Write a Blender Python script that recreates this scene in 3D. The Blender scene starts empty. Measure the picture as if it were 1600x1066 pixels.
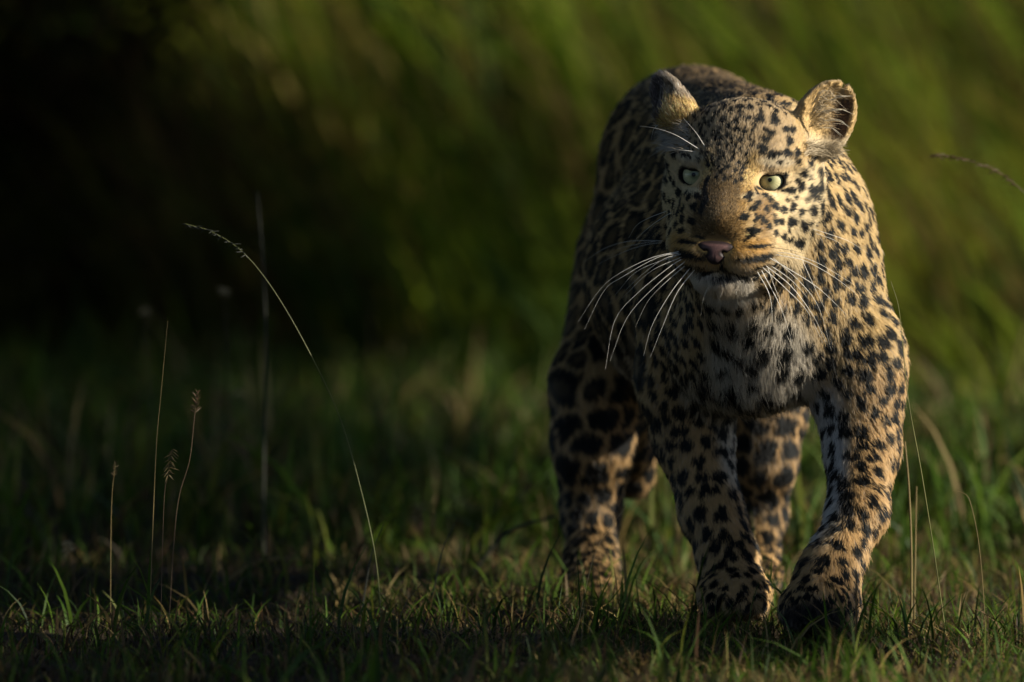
import bpy, math, random
import numpy as np
from mathutils import Vector, Matrix

rng = np.random.default_rng(7)
random.seed(7)
scene = bpy.context.scene
COL = scene.collection

# ------------------------------------------------------------------ camera, light, exposure
CAM_D, CAM_H, FPX = 10.0, 0.887, 11422.0
PITCH = math.atan((533 + 13) / FPX)
cam_data = bpy.data.cameras.new("camera")
cam = bpy.data.objects.new("camera", cam_data)
COL.objects.link(cam)
cam.location = (0, -CAM_D, CAM_H)
cam.rotation_euler = (math.pi / 2 - PITCH, 0, 0)
cam_data.sensor_width = 36.0
cam_data.lens = FPX / 1600 * 36.0
cam_data.clip_start = 0.1
cam_data.clip_end = 2000
cam_data.dof.use_dof = True
cam_data.dof.focus_distance = 10.02
cam_data.dof.aperture_fstop = 2.9
scene.camera = cam

SUN_AZ, SUN_EL = 70.0, 23.0           # degrees to the right of the line towards the camera, above the horizon
_a, _e = math.radians(SUN_AZ), math.radians(SUN_EL)
SUN_DIR = Vector((math.sin(_a) * math.cos(_e), -math.cos(_a) * math.cos(_e), math.sin(_e)))
world = bpy.data.worlds.new("World")
scene.world = world
world.use_nodes = True
wn = world.node_tree.nodes
wn.clear()
sky = wn.new("ShaderNodeTexSky")
sky.sky_type = 'NISHITA'
sky.sun_disc = False
sky.air_density = 0.6
sky.dust_density = 0.4
sky.sun_elevation = _e
sky.sun_rotation = math.atan2(SUN_DIR.x, SUN_DIR.y)
bgn = wn.new("ShaderNodeBackground")
bgn.inputs[1].default_value = 0.056
wo = wn.new("ShaderNodeOutputWorld")
world.node_tree.links.new(sky.outputs[0], bgn.inputs[0])
world.node_tree.links.new(bgn.outputs[0], wo.inputs[0])
sun_data = bpy.data.lights.new("sun", 'SUN')
sun_data.energy = 5.0
sun_data.angle = math.radians(0.6)
sun_data.color = (1.0, 0.92, 0.78)
sun = bpy.data.objects.new("sun", sun_data)
COL.objects.link(sun)
sun.location = SUN_DIR * 30
sun.rotation_euler = (-SUN_DIR).to_track_quat('-Z', 'Y').to_euler()
scene.view_settings.view_transform = 'Standard'
scene.view_settings.look = 'None'
scene.view_settings.exposure = 1.0
scene.view_settings.gamma = 1.0
scene.view_settings.use_curve_mapping = False
scene.cycles.use_denoising = True
scene.cycles.max_bounces = 8
scene.cycles.sample_clamp_indirect = 4.0
try:
    scene.cycles_curves.shape = 'RIBBONS'
except Exception:
    pass

# ------------------------------------------------------------------ small helpers
CP, SP = math.cos(PITCH), math.sin(PITCH)


def at(px, py, y):
    """World point seen at photo pixel (px, py) at depth y behind the face."""
    u, v = (px - 800) / FPX, (533 - py) / FPX
    d = np.array([u, CP + v * SP, -SP + v * CP])
    return np.array([0, -CAM_D, CAM_H]) + d * ((y + CAM_D) / d[1])


def ground_y(py):
    v = (533 - py) / FPX
    dy, dz = CP + v * SP, -SP + v * CP
    return -CAM_D + CAM_H / (-dz) * dy


def mm(px, y=0.0):
    return px * (y + CAM_D) / FPX


def tag(o, label=None, cat=None, group=None, kind=None):
    if label: o["label"] = label
    if cat: o["category"] = cat
    if group: o["group"] = group
    if kind: o["kind"] = kind
    return o


def mesh_obj(name, verts, faces, mat, parent=None, cols=None, smooth=True, loc=None):
    me = bpy.data.meshes.new(name)
    verts = np.asarray(verts, dtype=np.float32)
    if isinstance(faces, np.ndarray) and faces.ndim == 2:
        n, k = faces.shape
        me.vertices.add(len(verts)); me.vertices.foreach_set("co", verts.ravel())
        me.loops.add(n * k); me.loops.foreach_set("vertex_index", faces.astype(np.int32).ravel())
        me.polygons.add(n)
        me.polygons.foreach_set("loop_start", np.arange(0, n * k, k, dtype=np.int32))
        me.update(calc_edges=True)
    else:
        me.from_pydata([tuple(map(float, v)) for v in verts], [], [tuple(map(int, f)) for f in faces])
    if cols is not None:
        a = me.color_attributes.new("col", 'FLOAT_COLOR', 'POINT')
        c = np.ones((len(verts), 4), np.float32); c[:, :3] = cols
        a.data.foreach_set("color", c.ravel())
    if smooth:
        me.polygons.foreach_set("use_smooth", np.ones(len(me.polygons), dtype=bool))
    if mat: me.materials.append(mat)
    o = bpy.data.objects.new(name, me)
    COL.objects.link(o)
    if parent: o.parent = parent
    if loc is not None: o.location = loc
    return o


def empty(name, loc=(0, 0, 0)):
    o = bpy.data.objects.new(name, None)
    o.empty_display_size = 0.05
    COL.objects.link(o); o.location = loc
    return o


def new_mat(name):
    m = bpy.data.materials.new(name)
    m.use_nodes = True
    nt = m.node_tree
    for n in list(nt.nodes): nt.nodes.remove(n)
    out = nt.nodes.new("ShaderNodeOutputMaterial")
    return m, nt, out


def principled(name, col=(0.5, 0.5, 0.5), rough=0.6, attr=None, coat=0.0, spec=0.5, noise=0.0, nscale=40.0, trans=0.0):
    m, nt, out = new_mat(name)
    b = nt.nodes.new("ShaderNodeBsdfPrincipled")
    b.inputs["Base Color"].default_value = (*col, 1)
    b.inputs["Roughness"].default_value = rough
    b.inputs["Specular IOR Level"].default_value = spec
    b.inputs["Coat Weight"].default_value = coat
    b.inputs["Coat Roughness"].default_value = 0.04
    src = None
    if attr:
        at_ = nt.nodes.new("ShaderNodeAttribute"); at_.attribute_name = attr
        src = at_.outputs["Color"]
    if noise > 0:
        tc = nt.nodes.new("ShaderNodeTexCoord")
        nz = nt.nodes.new("ShaderNodeTexNoise"); nz.inputs["Scale"].default_value = nscale
        nz.inputs["Detail"].default_value = 5
        nt.links.new(tc.outputs["Object"], nz.inputs["Vector"])
        mr = nt.nodes.new("ShaderNodeMapRange")
        mr.inputs[1].default_value = 0.3; mr.inputs[2].default_value = 0.7
        mr.inputs[3].default_value = 1 - noise; mr.inputs[4].default_value = 1 + noise
        nt.links.new(nz.outputs[0], mr.inputs[0])
        mx = nt.nodes.new("ShaderNodeVectorMath"); mx.operation = 'SCALE'
        if src: nt.links.new(src, mx.inputs[0])
        else: mx.inputs[0].default_value = col
        nt.links.new(mr.outputs[0], mx.inputs["Scale"])
        src = mx.outputs[0]
    if src: nt.links.new(src, b.inputs["Base Color"])
    last = b.outputs[0]
    if trans > 0:
        tr = nt.nodes.new("ShaderNodeBsdfTranslucent")
        if src: nt.links.new(src, tr.inputs[0])
        else: tr.inputs[0].default_value = (*col, 1)
        ms = nt.nodes.new("ShaderNodeMixShader"); ms.inputs[0].default_value = trans
        nt.links.new(last, ms.inputs[1]); nt.links.new(tr.outputs[0], ms.inputs[2])
        last = ms.outputs[0]
    nt.links.new(last, out.inputs[0])
    return m


def sstep(a, b, x):
    t = np.clip((x - a) / (b - a), 0, 1)
    return t * t * (3 - 2 * t)


def norm(v):
    return v / np.maximum(np.linalg.norm(v, axis=-1, keepdims=True), 1e-9)


def tube(pts, radii, sides=6):
    """Tapered tube through pts."""
    pts = np.asarray(pts, float); n = len(pts)
    tan = norm(np.gradient(pts, axis=0))
    ref = np.array([0.31, 0.9, 0.17])
    a = norm(np.cross(tan, ref)); b = np.cross(tan, a)
    an = np.linspace(0, 2 * math.pi, sides, endpoint=False)
    v = pts[:, None] + np.asarray(radii)[:, None, None] * (np.cos(an)[None, :, None] * a[:, None] + np.sin(an)[None, :, None] * b[:, None])
    f = []
    for i in range(n - 1):
        for j in range(sides):
            k = (j + 1) % sides
            f.append((i * sides + j, i * sides + k, (i + 1) * sides + k, (i + 1) * sides + j))
    return v.reshape(-1, 3), np.array(f)


def spline(ctrl, n):
    """Catmull-Rom through control points."""
    c = np.asarray(ctrl, float)
    c = np.vstack([2 * c[0] - c[1], c, 2 * c[-1] - c[-2]])
    m = len(c) - 3
    out = []
    for s in np.linspace(0, m - 1e-6, n):
        i = int(s); t = s - i
        p0, p1, p2, p3 = c[i:i + 4]
        out.append(0.5 * (2 * p1 + (p2 - p0) * t + (2 * p0 - 5 * p1 + 4 * p2 - p3) * t * t + (3 * p1 - p0 - 3 * p2 + p3) * t ** 3))
    return np.array(out)

# ------------------------------------------------------------------ ground, grass sward, tall grass, added shade trees
def soil_material():
    m, nt, out = new_mat("dark_soil")
    b = nt.nodes.new("ShaderNodeBsdfPrincipled"); b.inputs["Roughness"].default_value = .95
    b.inputs["Specular IOR Level"].default_value = .1
    tc = nt.nodes.new("ShaderNodeTexCoord")
    n1 = nt.nodes.new("ShaderNodeTexNoise"); n1.inputs["Scale"].default_value = 9; n1.inputs["Detail"].default_value = 8
    n2 = nt.nodes.new("ShaderNodeTexNoise"); n2.inputs["Scale"].default_value = 60; n2.inputs["Detail"].default_value = 6
    nt.links.new(tc.outputs["Object"], n1.inputs["Vector"]); nt.links.new(tc.outputs["Object"], n2.inputs["Vector"])
    r = nt.nodes.new("ShaderNodeValToRGB")
    r.color_ramp.elements[0].position = .35; r.color_ramp.elements[0].color = (.016, .011, .007, 1)
    r.color_ramp.elements[1].position = .68; r.color_ramp.elements[1].color = (.050, .036, .020, 1)
    mxn = nt.nodes.new("ShaderNodeMath"); mxn.operation = 'ADD'
    hf = nt.nodes.new("ShaderNodeMath"); hf.operation = 'MULTIPLY'; hf.inputs[1].default_value = .5
    h2 = nt.nodes.new("ShaderNodeMath"); h2.operation = 'MULTIPLY'; h2.inputs[1].default_value = .5
    nt.links.new(n1.outputs[0], hf.inputs[0]); nt.links.new(n2.outputs[0], h2.inputs[0])
    nt.links.new(hf.outputs[0], mxn.inputs[0]); nt.links.new(h2.outputs[0], mxn.inputs[1])
    nt.links.new(mxn.outputs[0], r.inputs[0]); nt.links.new(r.outputs[0], b.inputs["Base Color"])
    bp = nt.nodes.new("ShaderNodeBump"); bp.inputs["Strength"].default_value = .8; bp.inputs["Distance"].default_value = .01
    nt.links.new(n2.outputs[0], bp.inputs["Height"]); nt.links.new(bp.outputs[0], b.inputs["Normal"])
    nt.links.new(b.outputs[0], out.inputs[0])
    return m


# one sheet: fine uneven grid under the scene, running on to the horizon
_gx = np.concatenate([[-600, -120, -30, -10], np.linspace(-4, 4, 120), [10, 30, 120, 600]])
_gy = np.concatenate([[-600, -60, -14], np.linspace(-10, 16, 300), [24, 60, 200, 900]])


def ground_h(x, y):
    h = .012 * np.sin(x * 5.1 + 1.3 * np.sin(y * 3.3)) * np.sin(y * 4.3 + x) + .007 * np.sin(x * 17 + y * 5) * np.sin(y * 19 - x * 7)
    w = np.clip((4.0 - np.abs(x)) / 1.5, 0, 1) * np.clip((16 - y) / 3, 0, 1) * np.clip((y + 10) / 3, 0, 1)
    return h * w - .012


_X, _Y = np.meshgrid(_gx, _gy, indexing='ij')
_v = np.stack([_X, _Y, ground_h(_X, _Y)], -1).reshape(-1, 3)
_n0, _n1_ = len(_gx), len(_gy)
_i = np.arange(_n0 * _n1_).reshape(_n0, _n1_)
_f = np.stack([_i[:-1, :-1].ravel(), _i[1:, :-1].ravel(), _i[1:, 1:].ravel(), _i[:-1, 1:].ravel()], 1)
ground = mesh_obj("ground", _v, _f, soil_material())
tag(ground, kind="structure")


def blades(name, roots, hgt, wid, az, bend, twist, cols, mat, seg=5, tipcol=None, fold=0.0):
    """Tapered curved grass blades, all in one mesh."""
    n = len(roots)
    t = np.linspace(0, 1, seg)[None]
    out = hgt[:, None] * bend[:, None] * t ** 2
    up = hgt[:, None] * (t - .35 * np.minimum(bend, 1.3)[:, None] * t ** 2.4)
    cx = roots[:, 0:1] + np.cos(az)[:, None] * out
    cy = roots[:, 1:2] + np.sin(az)[:, None] * out
    cz = roots[:, 2:3] + np.maximum(up, .002)
    w = wid[:, None] * .5 * np.minimum(1, (1 - t) * 2.2 + .06) ** .8
    wx, wy = np.cos(twist)[:, None] * w, np.sin(twist)[:, None] * w
    A = np.stack([cx - wx, cy - wy, cz], -1); Bv = np.stack([cx + wx, cy + wy, cz], -1)
    v = np.stack([A, Bv], 2).reshape(n, seg * 2, 3)
    base = (np.arange(n) * seg * 2)[:, None]
    k = np.arange(seg - 1)[None] * 2
    f = np.stack([base + k, base + k + 1, base + k + 3, base + k + 2], -1).reshape(-1, 4)
    c = np.repeat(cols[:, None], seg * 2, 1)
    if tipcol is not None:
        tt = np.repeat(np.linspace(0, 1, seg), 2)[None, :, None]
        c = c * (1 - tt ** 2) + tipcol[:, None] * tt ** 2
    return mesh_obj(name, v.reshape(-1, 3), f, mat, cols=c.reshape(-1, 3))


blade_mat = principled("grass_blade", rough=.6, attr="col", spec=.2, trans=.35)
tall_mat = principled("tall_grass_blade", rough=.7, attr="col", spec=.08, trans=.45)
GREENS = np.array([(.042, .085, .006), (.058, .105, .006), (.030, .062, .006), (.080, .095, .010), (.022, .045, .008)])
DEAD_SHADED = np.array([(.035, .024, .011), (.050, .034, .015), (.024, .018, .009)])  # dead-grass tones darkened to put shade into the left side
DRY = np.array([(.16, .11, .035), (.11, .075, .03), (.20, .15, .06), (.075, .042, .020)])


def pick(pal, n):
    return pal[rng.integers(0, len(pal), n)] * rng.uniform(.65, 1.25, (n, 1))


def field(n, y0, y1, power=1.0):
    """Roots over the wedge of ground in view, with a margin on both sides."""
    y = y0 + (y1 - y0) * rng.random(n) ** power
    hw_ = .075 * (y + 10) + .25
    x = rng.uniform(-1, 1, n) * hw_
    return x, y


def patch(x, y):
    return .5 + .5 * np.sin(x * 3.1 + 1.7 * np.sin(y * 1.9)) * np.sin(y * 2.3 + 1.1 * np.sin(x * 2.7) + .8)


def sward(name, n, y0, y1, h0, h1, w0, w1, dryf, bend=.55, power=1.0, bare=.25):
    x, y = field(n, y0, y1, power)
    pt = patch(x, y)
    left = sstep(.2, -.5, x)                       # thinner, drier growth to the left; its dead blades darkened to imitate shade
    keep = rng.random(n) < (1 - bare * (1 - pt)) * (1 - .72 * left)
    x, y, pt, left = x[keep], y[keep], pt[keep], left[keep]
    n = len(x)
    # tufts: gather a share of the blades round common centres
    cxs, cys = field(max(n // 14, 1), y0, y1, power)
    j = rng.integers(0, len(cxs), n); tf = rng.random(n) < .6
    x = np.where(tf, cxs[j] + rng.normal(0, .022, n), x); y = np.where(tf, cys[j] + rng.normal(0, .022, n), y)
    h = rng.uniform(h0, h1, n) * (.6 + .7 * pt) * np.where(tf, 1.15, .8) * (1 - .3 * left)
    dry = rng.random(n) < dryf * (1 + 1.8 * left)
    dead = rng.random(n) < left * 1.1
    c = np.where(dry[:, None], np.where(dead[:, None], pick(DEAD_SHADED, n), pick(DRY, n)), pick(GREENS, n))
    tip = c * rng.uniform(.9, 1.5, (n, 1))
    roots = np.stack([x, y, ground_h(x, y) - .003], 1)
    o = blades(name, roots, h, rng.uniform(w0, w1, n), rng.uniform(0, 6.28, n), np.abs(rng.normal(bend, .35, n)),
               rng.normal(0, .9, n), c, blade_mat, 5, tip)
    return o


g = sward("grass_sward", 34000, -.85, 1.6, .014, .058, .0011, .0030, .30, bare=.5)
tag(g, "short dark green grass round the paws in the foreground", "grass", kind="stuff")
g = sward("grass_sward", 4600, -.75, 2.4, .04, .11, .0022, .0048, .18, .6)
tag(g, "longer loose grass blades standing above the short turf", "grass", kind="stuff")
g = sward("grass_sward", 52000, 1.2, 9.2, .05, .16, .004, .010, .15, .5, .8, bare=.8)
tag(g, "soft green meadow grass stretching back behind the leopard", "grass", kind="stuff")
g = sward("grass_sward", 3000, 1.3, 7.6, .10, .26, .005, .010, .22, .6, 1.0, .6)
tag(g, "taller loose tufts scattered through the meadow behind the leopard", "grass", kind="stuff")
# the same meadow to either side of the view and towards the camera
n = 60000
x, y = rng.uniform(-5.5, 5.5, n), rng.uniform(-5.0, 12.0, n)
k = (np.abs(x) > .075 * (y + 10) + .2) | (y < -.8)
x, y = x[k], y[k]; n = len(x)
c = np.where((rng.random(n) < .25)[:, None], pick(DRY, n), pick(GREENS, n))
g = blades("grass_sward", np.stack([x, y, ground_h(x, y) - .003], 1), rng.uniform(.03, .13, n) * (.5 + .6 * patch(x, y)), rng.uniform(.005, .011, n), rng.uniform(0, 6.28, n),
           np.abs(rng.normal(.55, .35, n)), rng.normal(0, .9, n), c, blade_mat, 4, c * 1.2)
tag(g, "meadow grass at both sides of the clearing and towards the camera", "grass", kind="stuff")
# dead litter lying on the soil
n = 15000
x, y = field(n, -.85, 1.8)
roots = np.stack([x, y, ground_h(x, y) + rng.uniform(.001, .012, n)], 1)
az = rng.uniform(0, 6.28, n)
lit = blades("dead_grass", roots, rng.uniform(.015, .05, n), rng.uniform(.001, .003, n), az, rng.uniform(1.0, 1.9, n), az + 1.57, np.where((x < rng.normal(0, .2, n))[:, None], pick(DEAD_SHADED, n), pick(DRY, n)), blade_mat, 4)  # litter left of centre takes the tones darkened as shade
tag(lit, "brown dead grass litter lying on the bare soil", "dead grass", kind="stuff")

# tall grass far behind, leaning left
TALL = np.array([(.080, .106, .005), (.108, .128, .006), (.048, .076, .006), (.140, .122, .012), (.030, .054, .008), (.13, .080, .022), (.040, .044, .008), (.078, .112, .005)])
n = 27000
x, y = rng.uniform(-2.6, 3.0, n), 8.2 + 5.9 * rng.random(n) ** 1.2
cl = rng.integers(0, 700, n); ccx, ccy = rng.uniform(-2.6, 3.0, 700), 5.0 + 8.6 * rng.random(700) ** .85
ccy = np.where(ccx < -.1, np.maximum(ccy, 7.4 - .9 * rng.random(700)), ccy)
tf = rng.random(n) < .8
x = np.where(tf, ccx[cl] + rng.normal(0, .09, n), x); y = np.where(tf, ccy[cl] + rng.normal(0, .09, n), y)
ccol = pick(TALL, 700)
_pn = np.sin(ccx * 4.1 + 1.3) * np.sin(ccy * 2.2 + 2.0 * np.sin(ccx * 2.3))
ccol = np.where((_pn < -.35)[:, None], pick(np.array([(.055, .040, .012), (.09, .06, .02), (.03, .035, .008)]), 700), ccol * (1 + .5 * np.clip(_pn, 0, 1))[:, None])
c = np.where(tf[:, None], ccol[cl] * rng.uniform(.6, 1.4, (n, 1)), pick(TALL, n))
bw = np.where(rng.random(n) < .03, 2.4, 1.0)
h = rng.uniform(.45, 1.6, n) * (.26 + .74 * sstep(5.0, 8.8, y))
az = rng.normal(3.05, .5, n)
tg = blades("tall_grass", np.stack([x, y, 0 * x - .01], 1), h, rng.uniform(.005, .012, n) * bw, az, np.abs(rng.normal(.5, .22, n)), rng.normal(.1, .6, n), c, tall_mat, 7, c * 1.2)
tag(tg, "tall blurred green and straw coloured grass standing behind the leopard", "tall grass", kind="stuff")

n = 420
x, y = rng.uniform(-1.0, 2.4, n), rng.uniform(7.4, 9.2, n)
c = pick(np.array([(.15, .19, .008), (.09, .15, .006), (.05, .10, .006), (.20, .16, .04), (.03, .05, .008), (.16, .18, .02)]), n)
tg = blades("tall_grass", np.stack([x, y, 0 * x - .01], 1), rng.uniform(1.0, 1.7, n), rng.uniform(.012, .022, n), rng.normal(3.1, .35, n), rng.uniform(.15, .75, n),
            rng.normal(0, .4, n), c, tall_mat, 9, c * 1.15)
tag(tg, "long arching blades leaning left at the front of the tall grass", "tall grass", kind="stuff")
n = 16000
x = rng.uniform(2.9, 7.5, n) * np.where(rng.random(n) < .5, -1, 1); y = rng.uniform(8.0, 14.0, n)
c = pick(TALL, n)
tg = blades("tall_grass", np.stack([x, y, 0 * x - .01], 1), rng.uniform(.45, 1.0, n), rng.uniform(.007, .016, n), rng.normal(3.05, .5, n), np.abs(rng.normal(.5, .22, n)),
            rng.normal(.1, .6, n), c, tall_mat, 6, c * 1.2)
tag(tg, "tall grass carrying on to either side of the view", "tall grass", kind="stuff")

# shrubs added far left, near-black leaves standing in for the shade there
shrub_leaf = principled("shade_toned_leaf", rough=.95, attr="col", spec=.02, trans=.3)
for (sx, sy, sr, sh, label) in [(-1.28, 7.0, .50, 1.30, "added dark shrub standing in for shade at the far left edge"),
                                (-.88, 7.3, .32, .66, "added dark shrub just right of the one at the far left edge"),
                                (-.48, 8.2, .22, .36, "smallest added dark shrub, left of centre at the foot of the tall grass")]:
    sb = empty("added_dark_shrub", (sx, sy, 0))
    tag(sb, label, "shrub", "dark shrubs added in place of shade on the left")
    vs, fs, off = [], [], 0
    for k in range(9):
        a = k / 9 * 6.28; e_ = np.array([math.cos(a) * sr * .7, math.sin(a) * sr * .7, sh * random.uniform(.6, .9)])
        v, f = tube(spline([(0, 0, -.05), e_ * .4 + np.array([0, 0, .05]), e_], 6), np.linspace(.012, .004, 6), 5)
        vs.append(v); fs.append(f + off); off += len(v)
    mesh_obj("stem", np.vstack(vs), np.vstack(fs), principled("shrub_stem", (.04, .028, .018), rough=.9), sb)
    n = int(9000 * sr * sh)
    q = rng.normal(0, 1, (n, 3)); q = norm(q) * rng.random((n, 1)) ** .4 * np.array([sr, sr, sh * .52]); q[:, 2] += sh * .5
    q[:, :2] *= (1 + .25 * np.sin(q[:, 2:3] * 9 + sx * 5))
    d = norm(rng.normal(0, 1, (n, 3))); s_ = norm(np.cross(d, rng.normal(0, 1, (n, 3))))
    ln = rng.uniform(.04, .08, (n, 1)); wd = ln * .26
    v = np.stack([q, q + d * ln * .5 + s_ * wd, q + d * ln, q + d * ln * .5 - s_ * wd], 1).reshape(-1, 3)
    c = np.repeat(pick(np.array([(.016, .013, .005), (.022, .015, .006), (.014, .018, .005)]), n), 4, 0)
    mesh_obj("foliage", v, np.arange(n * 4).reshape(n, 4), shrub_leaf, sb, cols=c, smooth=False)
GR, GL = "unseen trees added on the right to cast shade", "unseen trees added on the left to block sky light"
TREES = [(4.0, -3.20, .45, 1.64, 1.70, 3.0, "added unseen slim shade tree nearest the camera, off to the right", GR),
         (4.0, 1.42, .45, 1.75, 1.86, 3.3, "added unseen slim shade tree to the right, level with the leopard's hind legs", GR),
         (4.0, 4.35, .45, 1.5, 2.05, 3.5, "added unseen slim shade tree to the right, beside the middle of the meadow", GR),
         (4.0, 9.25, .45, 2.1, 2.66, 4.2, "added unseen slim shade tree to the right, beside the tall grass", GR),
         (-2.9, .6, 2.0, 2.6, 1.22, 2.6, "added unseen low spreading tree off to the left, beside the leopard", GL),
         (-2.9, 5.4, 2.0, 2.6, 1.25, 2.8, "added unseen low spreading tree off to the left, over the middle of the meadow", GL),
         (-3.3, 10.0, 2.0, 2.2, 1.45, 3.0, "added unseen low spreading tree off to the left, over the tall grass", GL)]
# ------------------------------------------------------------------ unseen trees added for light: right crowns block sun, left ones sky
bark = principled("rough_bark", (.09, .065, .045), rough=.9, noise=.4, nscale=30, spec=.1)
leaf_mat = principled("tree_leaf", rough=.6, attr="col", spec=.3, trans=.25)
for (tx, ty, half_x, half_y, z_lo, z_hi, label, group) in TREES:
    tree = empty("added_shade_tree", (tx, ty, 0))
    tag(tree, label, "tree", group)
    tips = []
    for k in range(9):
        a = k / 9 * 6.28 + random.uniform(-.3, .3)
        tips.append(np.array([math.cos(a) * half_x * .7, math.sin(a) * half_y * .7, (z_lo + z_hi) / 2 + random.uniform(-.1, .3)]))
    fork = np.array([.05, .03, z_lo * .62])
    v, f = tube(spline([(0, 0, -.1), (.03, -.02, z_lo * .3), fork, (.02, .05, z_lo * .9)], 9), np.linspace(.085, .05, 9), 10)
    vs, fs = [v], [f]; off = len(v)
    for tp in tips:
        v, f = tube(spline([fork, fork * .4 + tp * .6 + np.array([0, 0, -.15]), tp], 6), np.linspace(.04, .010, 6), 6)
        vs.append(v); fs.append(f + off); off += len(v)
    mesh_obj("trunk", np.vstack(vs), np.vstack(fs), bark, tree)
    n = int(6500 * half_y * half_x ** .8)
    q = rng.uniform(-1, 1, (n * 2, 3)); q = q[(q ** 4).sum(1) < rng.uniform(.7, 1.15, n * 2)]; n = len(q)
    q *= np.array([half_x, half_y, (z_hi - z_lo) / 2])
    q[:, 2] += (z_lo + z_hi) / 2 + .10 * np.sin(q[:, 1] * 4 + tx)
    if ty < -2:      # low leaf spray added to this crown to shade the left foreground
        q[:900] = np.stack([rng.uniform(-.2, .2, 900), rng.uniform(1.5, 1.81, 900), rng.uniform(1.66, 1.96, 900)], 1)
    d = norm(rng.normal(0, 1, (n, 3)) * (1, 1, .5)); s = norm(np.cross(d, rng.normal(0, 1, (n, 3))))
    ln = rng.uniform(.06, .11, (n, 1)); wd = ln * .42
    v = np.stack([q, q + d * ln * .5 + s * wd, q + d * ln, q + d * ln * .5 - s * wd], 1).reshape(-1, 3)
    c = np.repeat(pick(np.array([(.05, .08, .018), (.07, .10, .02), (.04, .06, .018)]), n), 4, 0)
    mesh_obj("crown", v, np.arange(n * 4).reshape(n, 4), leaf_mat, tree, cols=c, smooth=False)
# ------------------------------------------------------------------ leopard: body surface as a blended distance field
def axis_grid(lo, hi, f0, f1, coarse, fine):
    out = [lo]
    while out[-1] < hi:
        out.append(out[-1] + (fine if f0 <= out[-1] < f1 else coarse))
    return np.array(out, dtype=np.float32)


GX = axis_grid(0.01, 0.62, 0.185, 0.475, 0.005, 0.0025)
GY = axis_grid(-0.18, 1.34, -0.15, 0.17, 0.006, 0.0025)
GZ = axis_grid(-0.02, 0.84, 0.485, 0.78, 0.005, 0.0025)
F = np.full((len(GX), len(GY), len(GZ)), 9.0, dtype=np.float32)

HO = at(1143, 278, 0.0)
_yaw, _roll, _pit = math.radians(-13), math.radians(3.5), math.radians(2)
HM = np.array((Matrix.Rotation(_yaw, 3, 'Z') @ Matrix.Rotation(_roll, 3, 'Y') @ Matrix.Rotation(_pit, 3, 'X')))


def hw(p):
    return HO + np.asarray(p, float) @ HM.T


def to_head(P):
    return (P - HO) @ HM


def box(lo, hi):
    s = []
    for g, a, b in ((GX, lo[0], hi[0]), (GY, lo[1], hi[1]), (GZ, lo[2], hi[2])):
        i, j = np.searchsorted(g, a), np.searchsorted(g, b)
        s.append(slice(max(i - 1, 0), min(j + 1, len(g))))
    return tuple(s)


def sub_pts(s):
    return GX[s[0]][:, None, None], GY[s[1]][None, :, None], GZ[s[2]][None, None, :]


def smin(a, b, k):
    h = np.maximum(k - np.abs(a - b), 0) / k
    return np.minimum(a, b) - h * h * k * 0.25


def apply(s, d, k, cut=False):
    if cut: F[s] = -smin(-F[s], d, k)
    else: F[s] = smin(F[s], d, k)


def ell(c, r, rot=None, k=0.03, cut=False, tgt=None):
    """Ellipsoid; rot columns are its axes."""
    c = np.asarray(c, float); r = np.asarray(r, float)
    R_ = np.eye(3) if rot is None else np.asarray(rot)
    ext = np.sqrt(((R_ * r) ** 2).sum(1)) + k + 0.03
    s = box(c - ext, c + ext)
    X, Y, Z = sub_pts(s)
    dx, dy, dz = X - c[0], Y - c[1], Z - c[2]
    l = [R_[0, i] * dx + R_[1, i] * dy + R_[2, i] * dz for i in range(3)]
    k0 = np.sqrt(sum((l[i] / r[i]) ** 2 for i in range(3)))
    k1 = np.sqrt(sum((l[i] / r[i] ** 2) ** 2 for i in range(3)))
    d = (k0 * (k0 - 1) / np.maximum(k1, 1e-6)).astype(np.float32)
    if tgt is not None: return s, d
    apply(s, d, k, cut)


def cap(a, b, ra, rb, k=0.03, cut=False, sx=1.0):
    """Round cone between a and b; sx > 1 flattens it in x."""
    a = np.asarray(a, float); b = np.asarray(b, float)
    m = max(ra, rb) + k + 0.03
    s = box(np.minimum(a, b) - m, np.maximum(a, b) + m)
    X, Y, Z = sub_pts(s)
    ba = b - a; L2 = float(ba @ ba) + 1e-12
    t = np.clip(((X - a[0]) * ba[0] + (Y - a[1]) * ba[1] + (Z - a[2]) * ba[2]) / L2, 0, 1)
    d = np.sqrt(((X - a[0] - t * ba[0]) * sx) ** 2 + (Y - a[1] - t * ba[1]) ** 2 + (Z - a[2] - t * ba[2]) ** 2) - (ra + (rb - ra) * t)
    apply(s, d.astype(np.float32), k, cut)


def chain(pts, k=0.03):
    for (p, r), (q, t) in zip(pts[:-1], pts[1:]):
        cap(at(*p), at(*q), r, t, k)


# trunk
ell(at(1190, 420, .35), (.134, .23, .182), k=.05)
ell(at(1100, 430, .60), (.172, .27, .176), k=.08)
ell(at(1078, 298, .90), (.130, .18, .162), k=.06)
cap(at(1190, 270, .34), at(1085, 240, .86), .11, .12, .06)
ell(at(1172, 520, .23), (.112, .095, .092), k=.05)
# neck and shoulders
cap(hw((0, .10, -.01)), at(1220, 365, .27), .096, .124, .05)
ell(at(1240, 415, .26), (.094, .14, .150), k=.05)
cap(at(1150, 425, .09), at(1165, 525, .21), .062, .085, .05)
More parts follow.
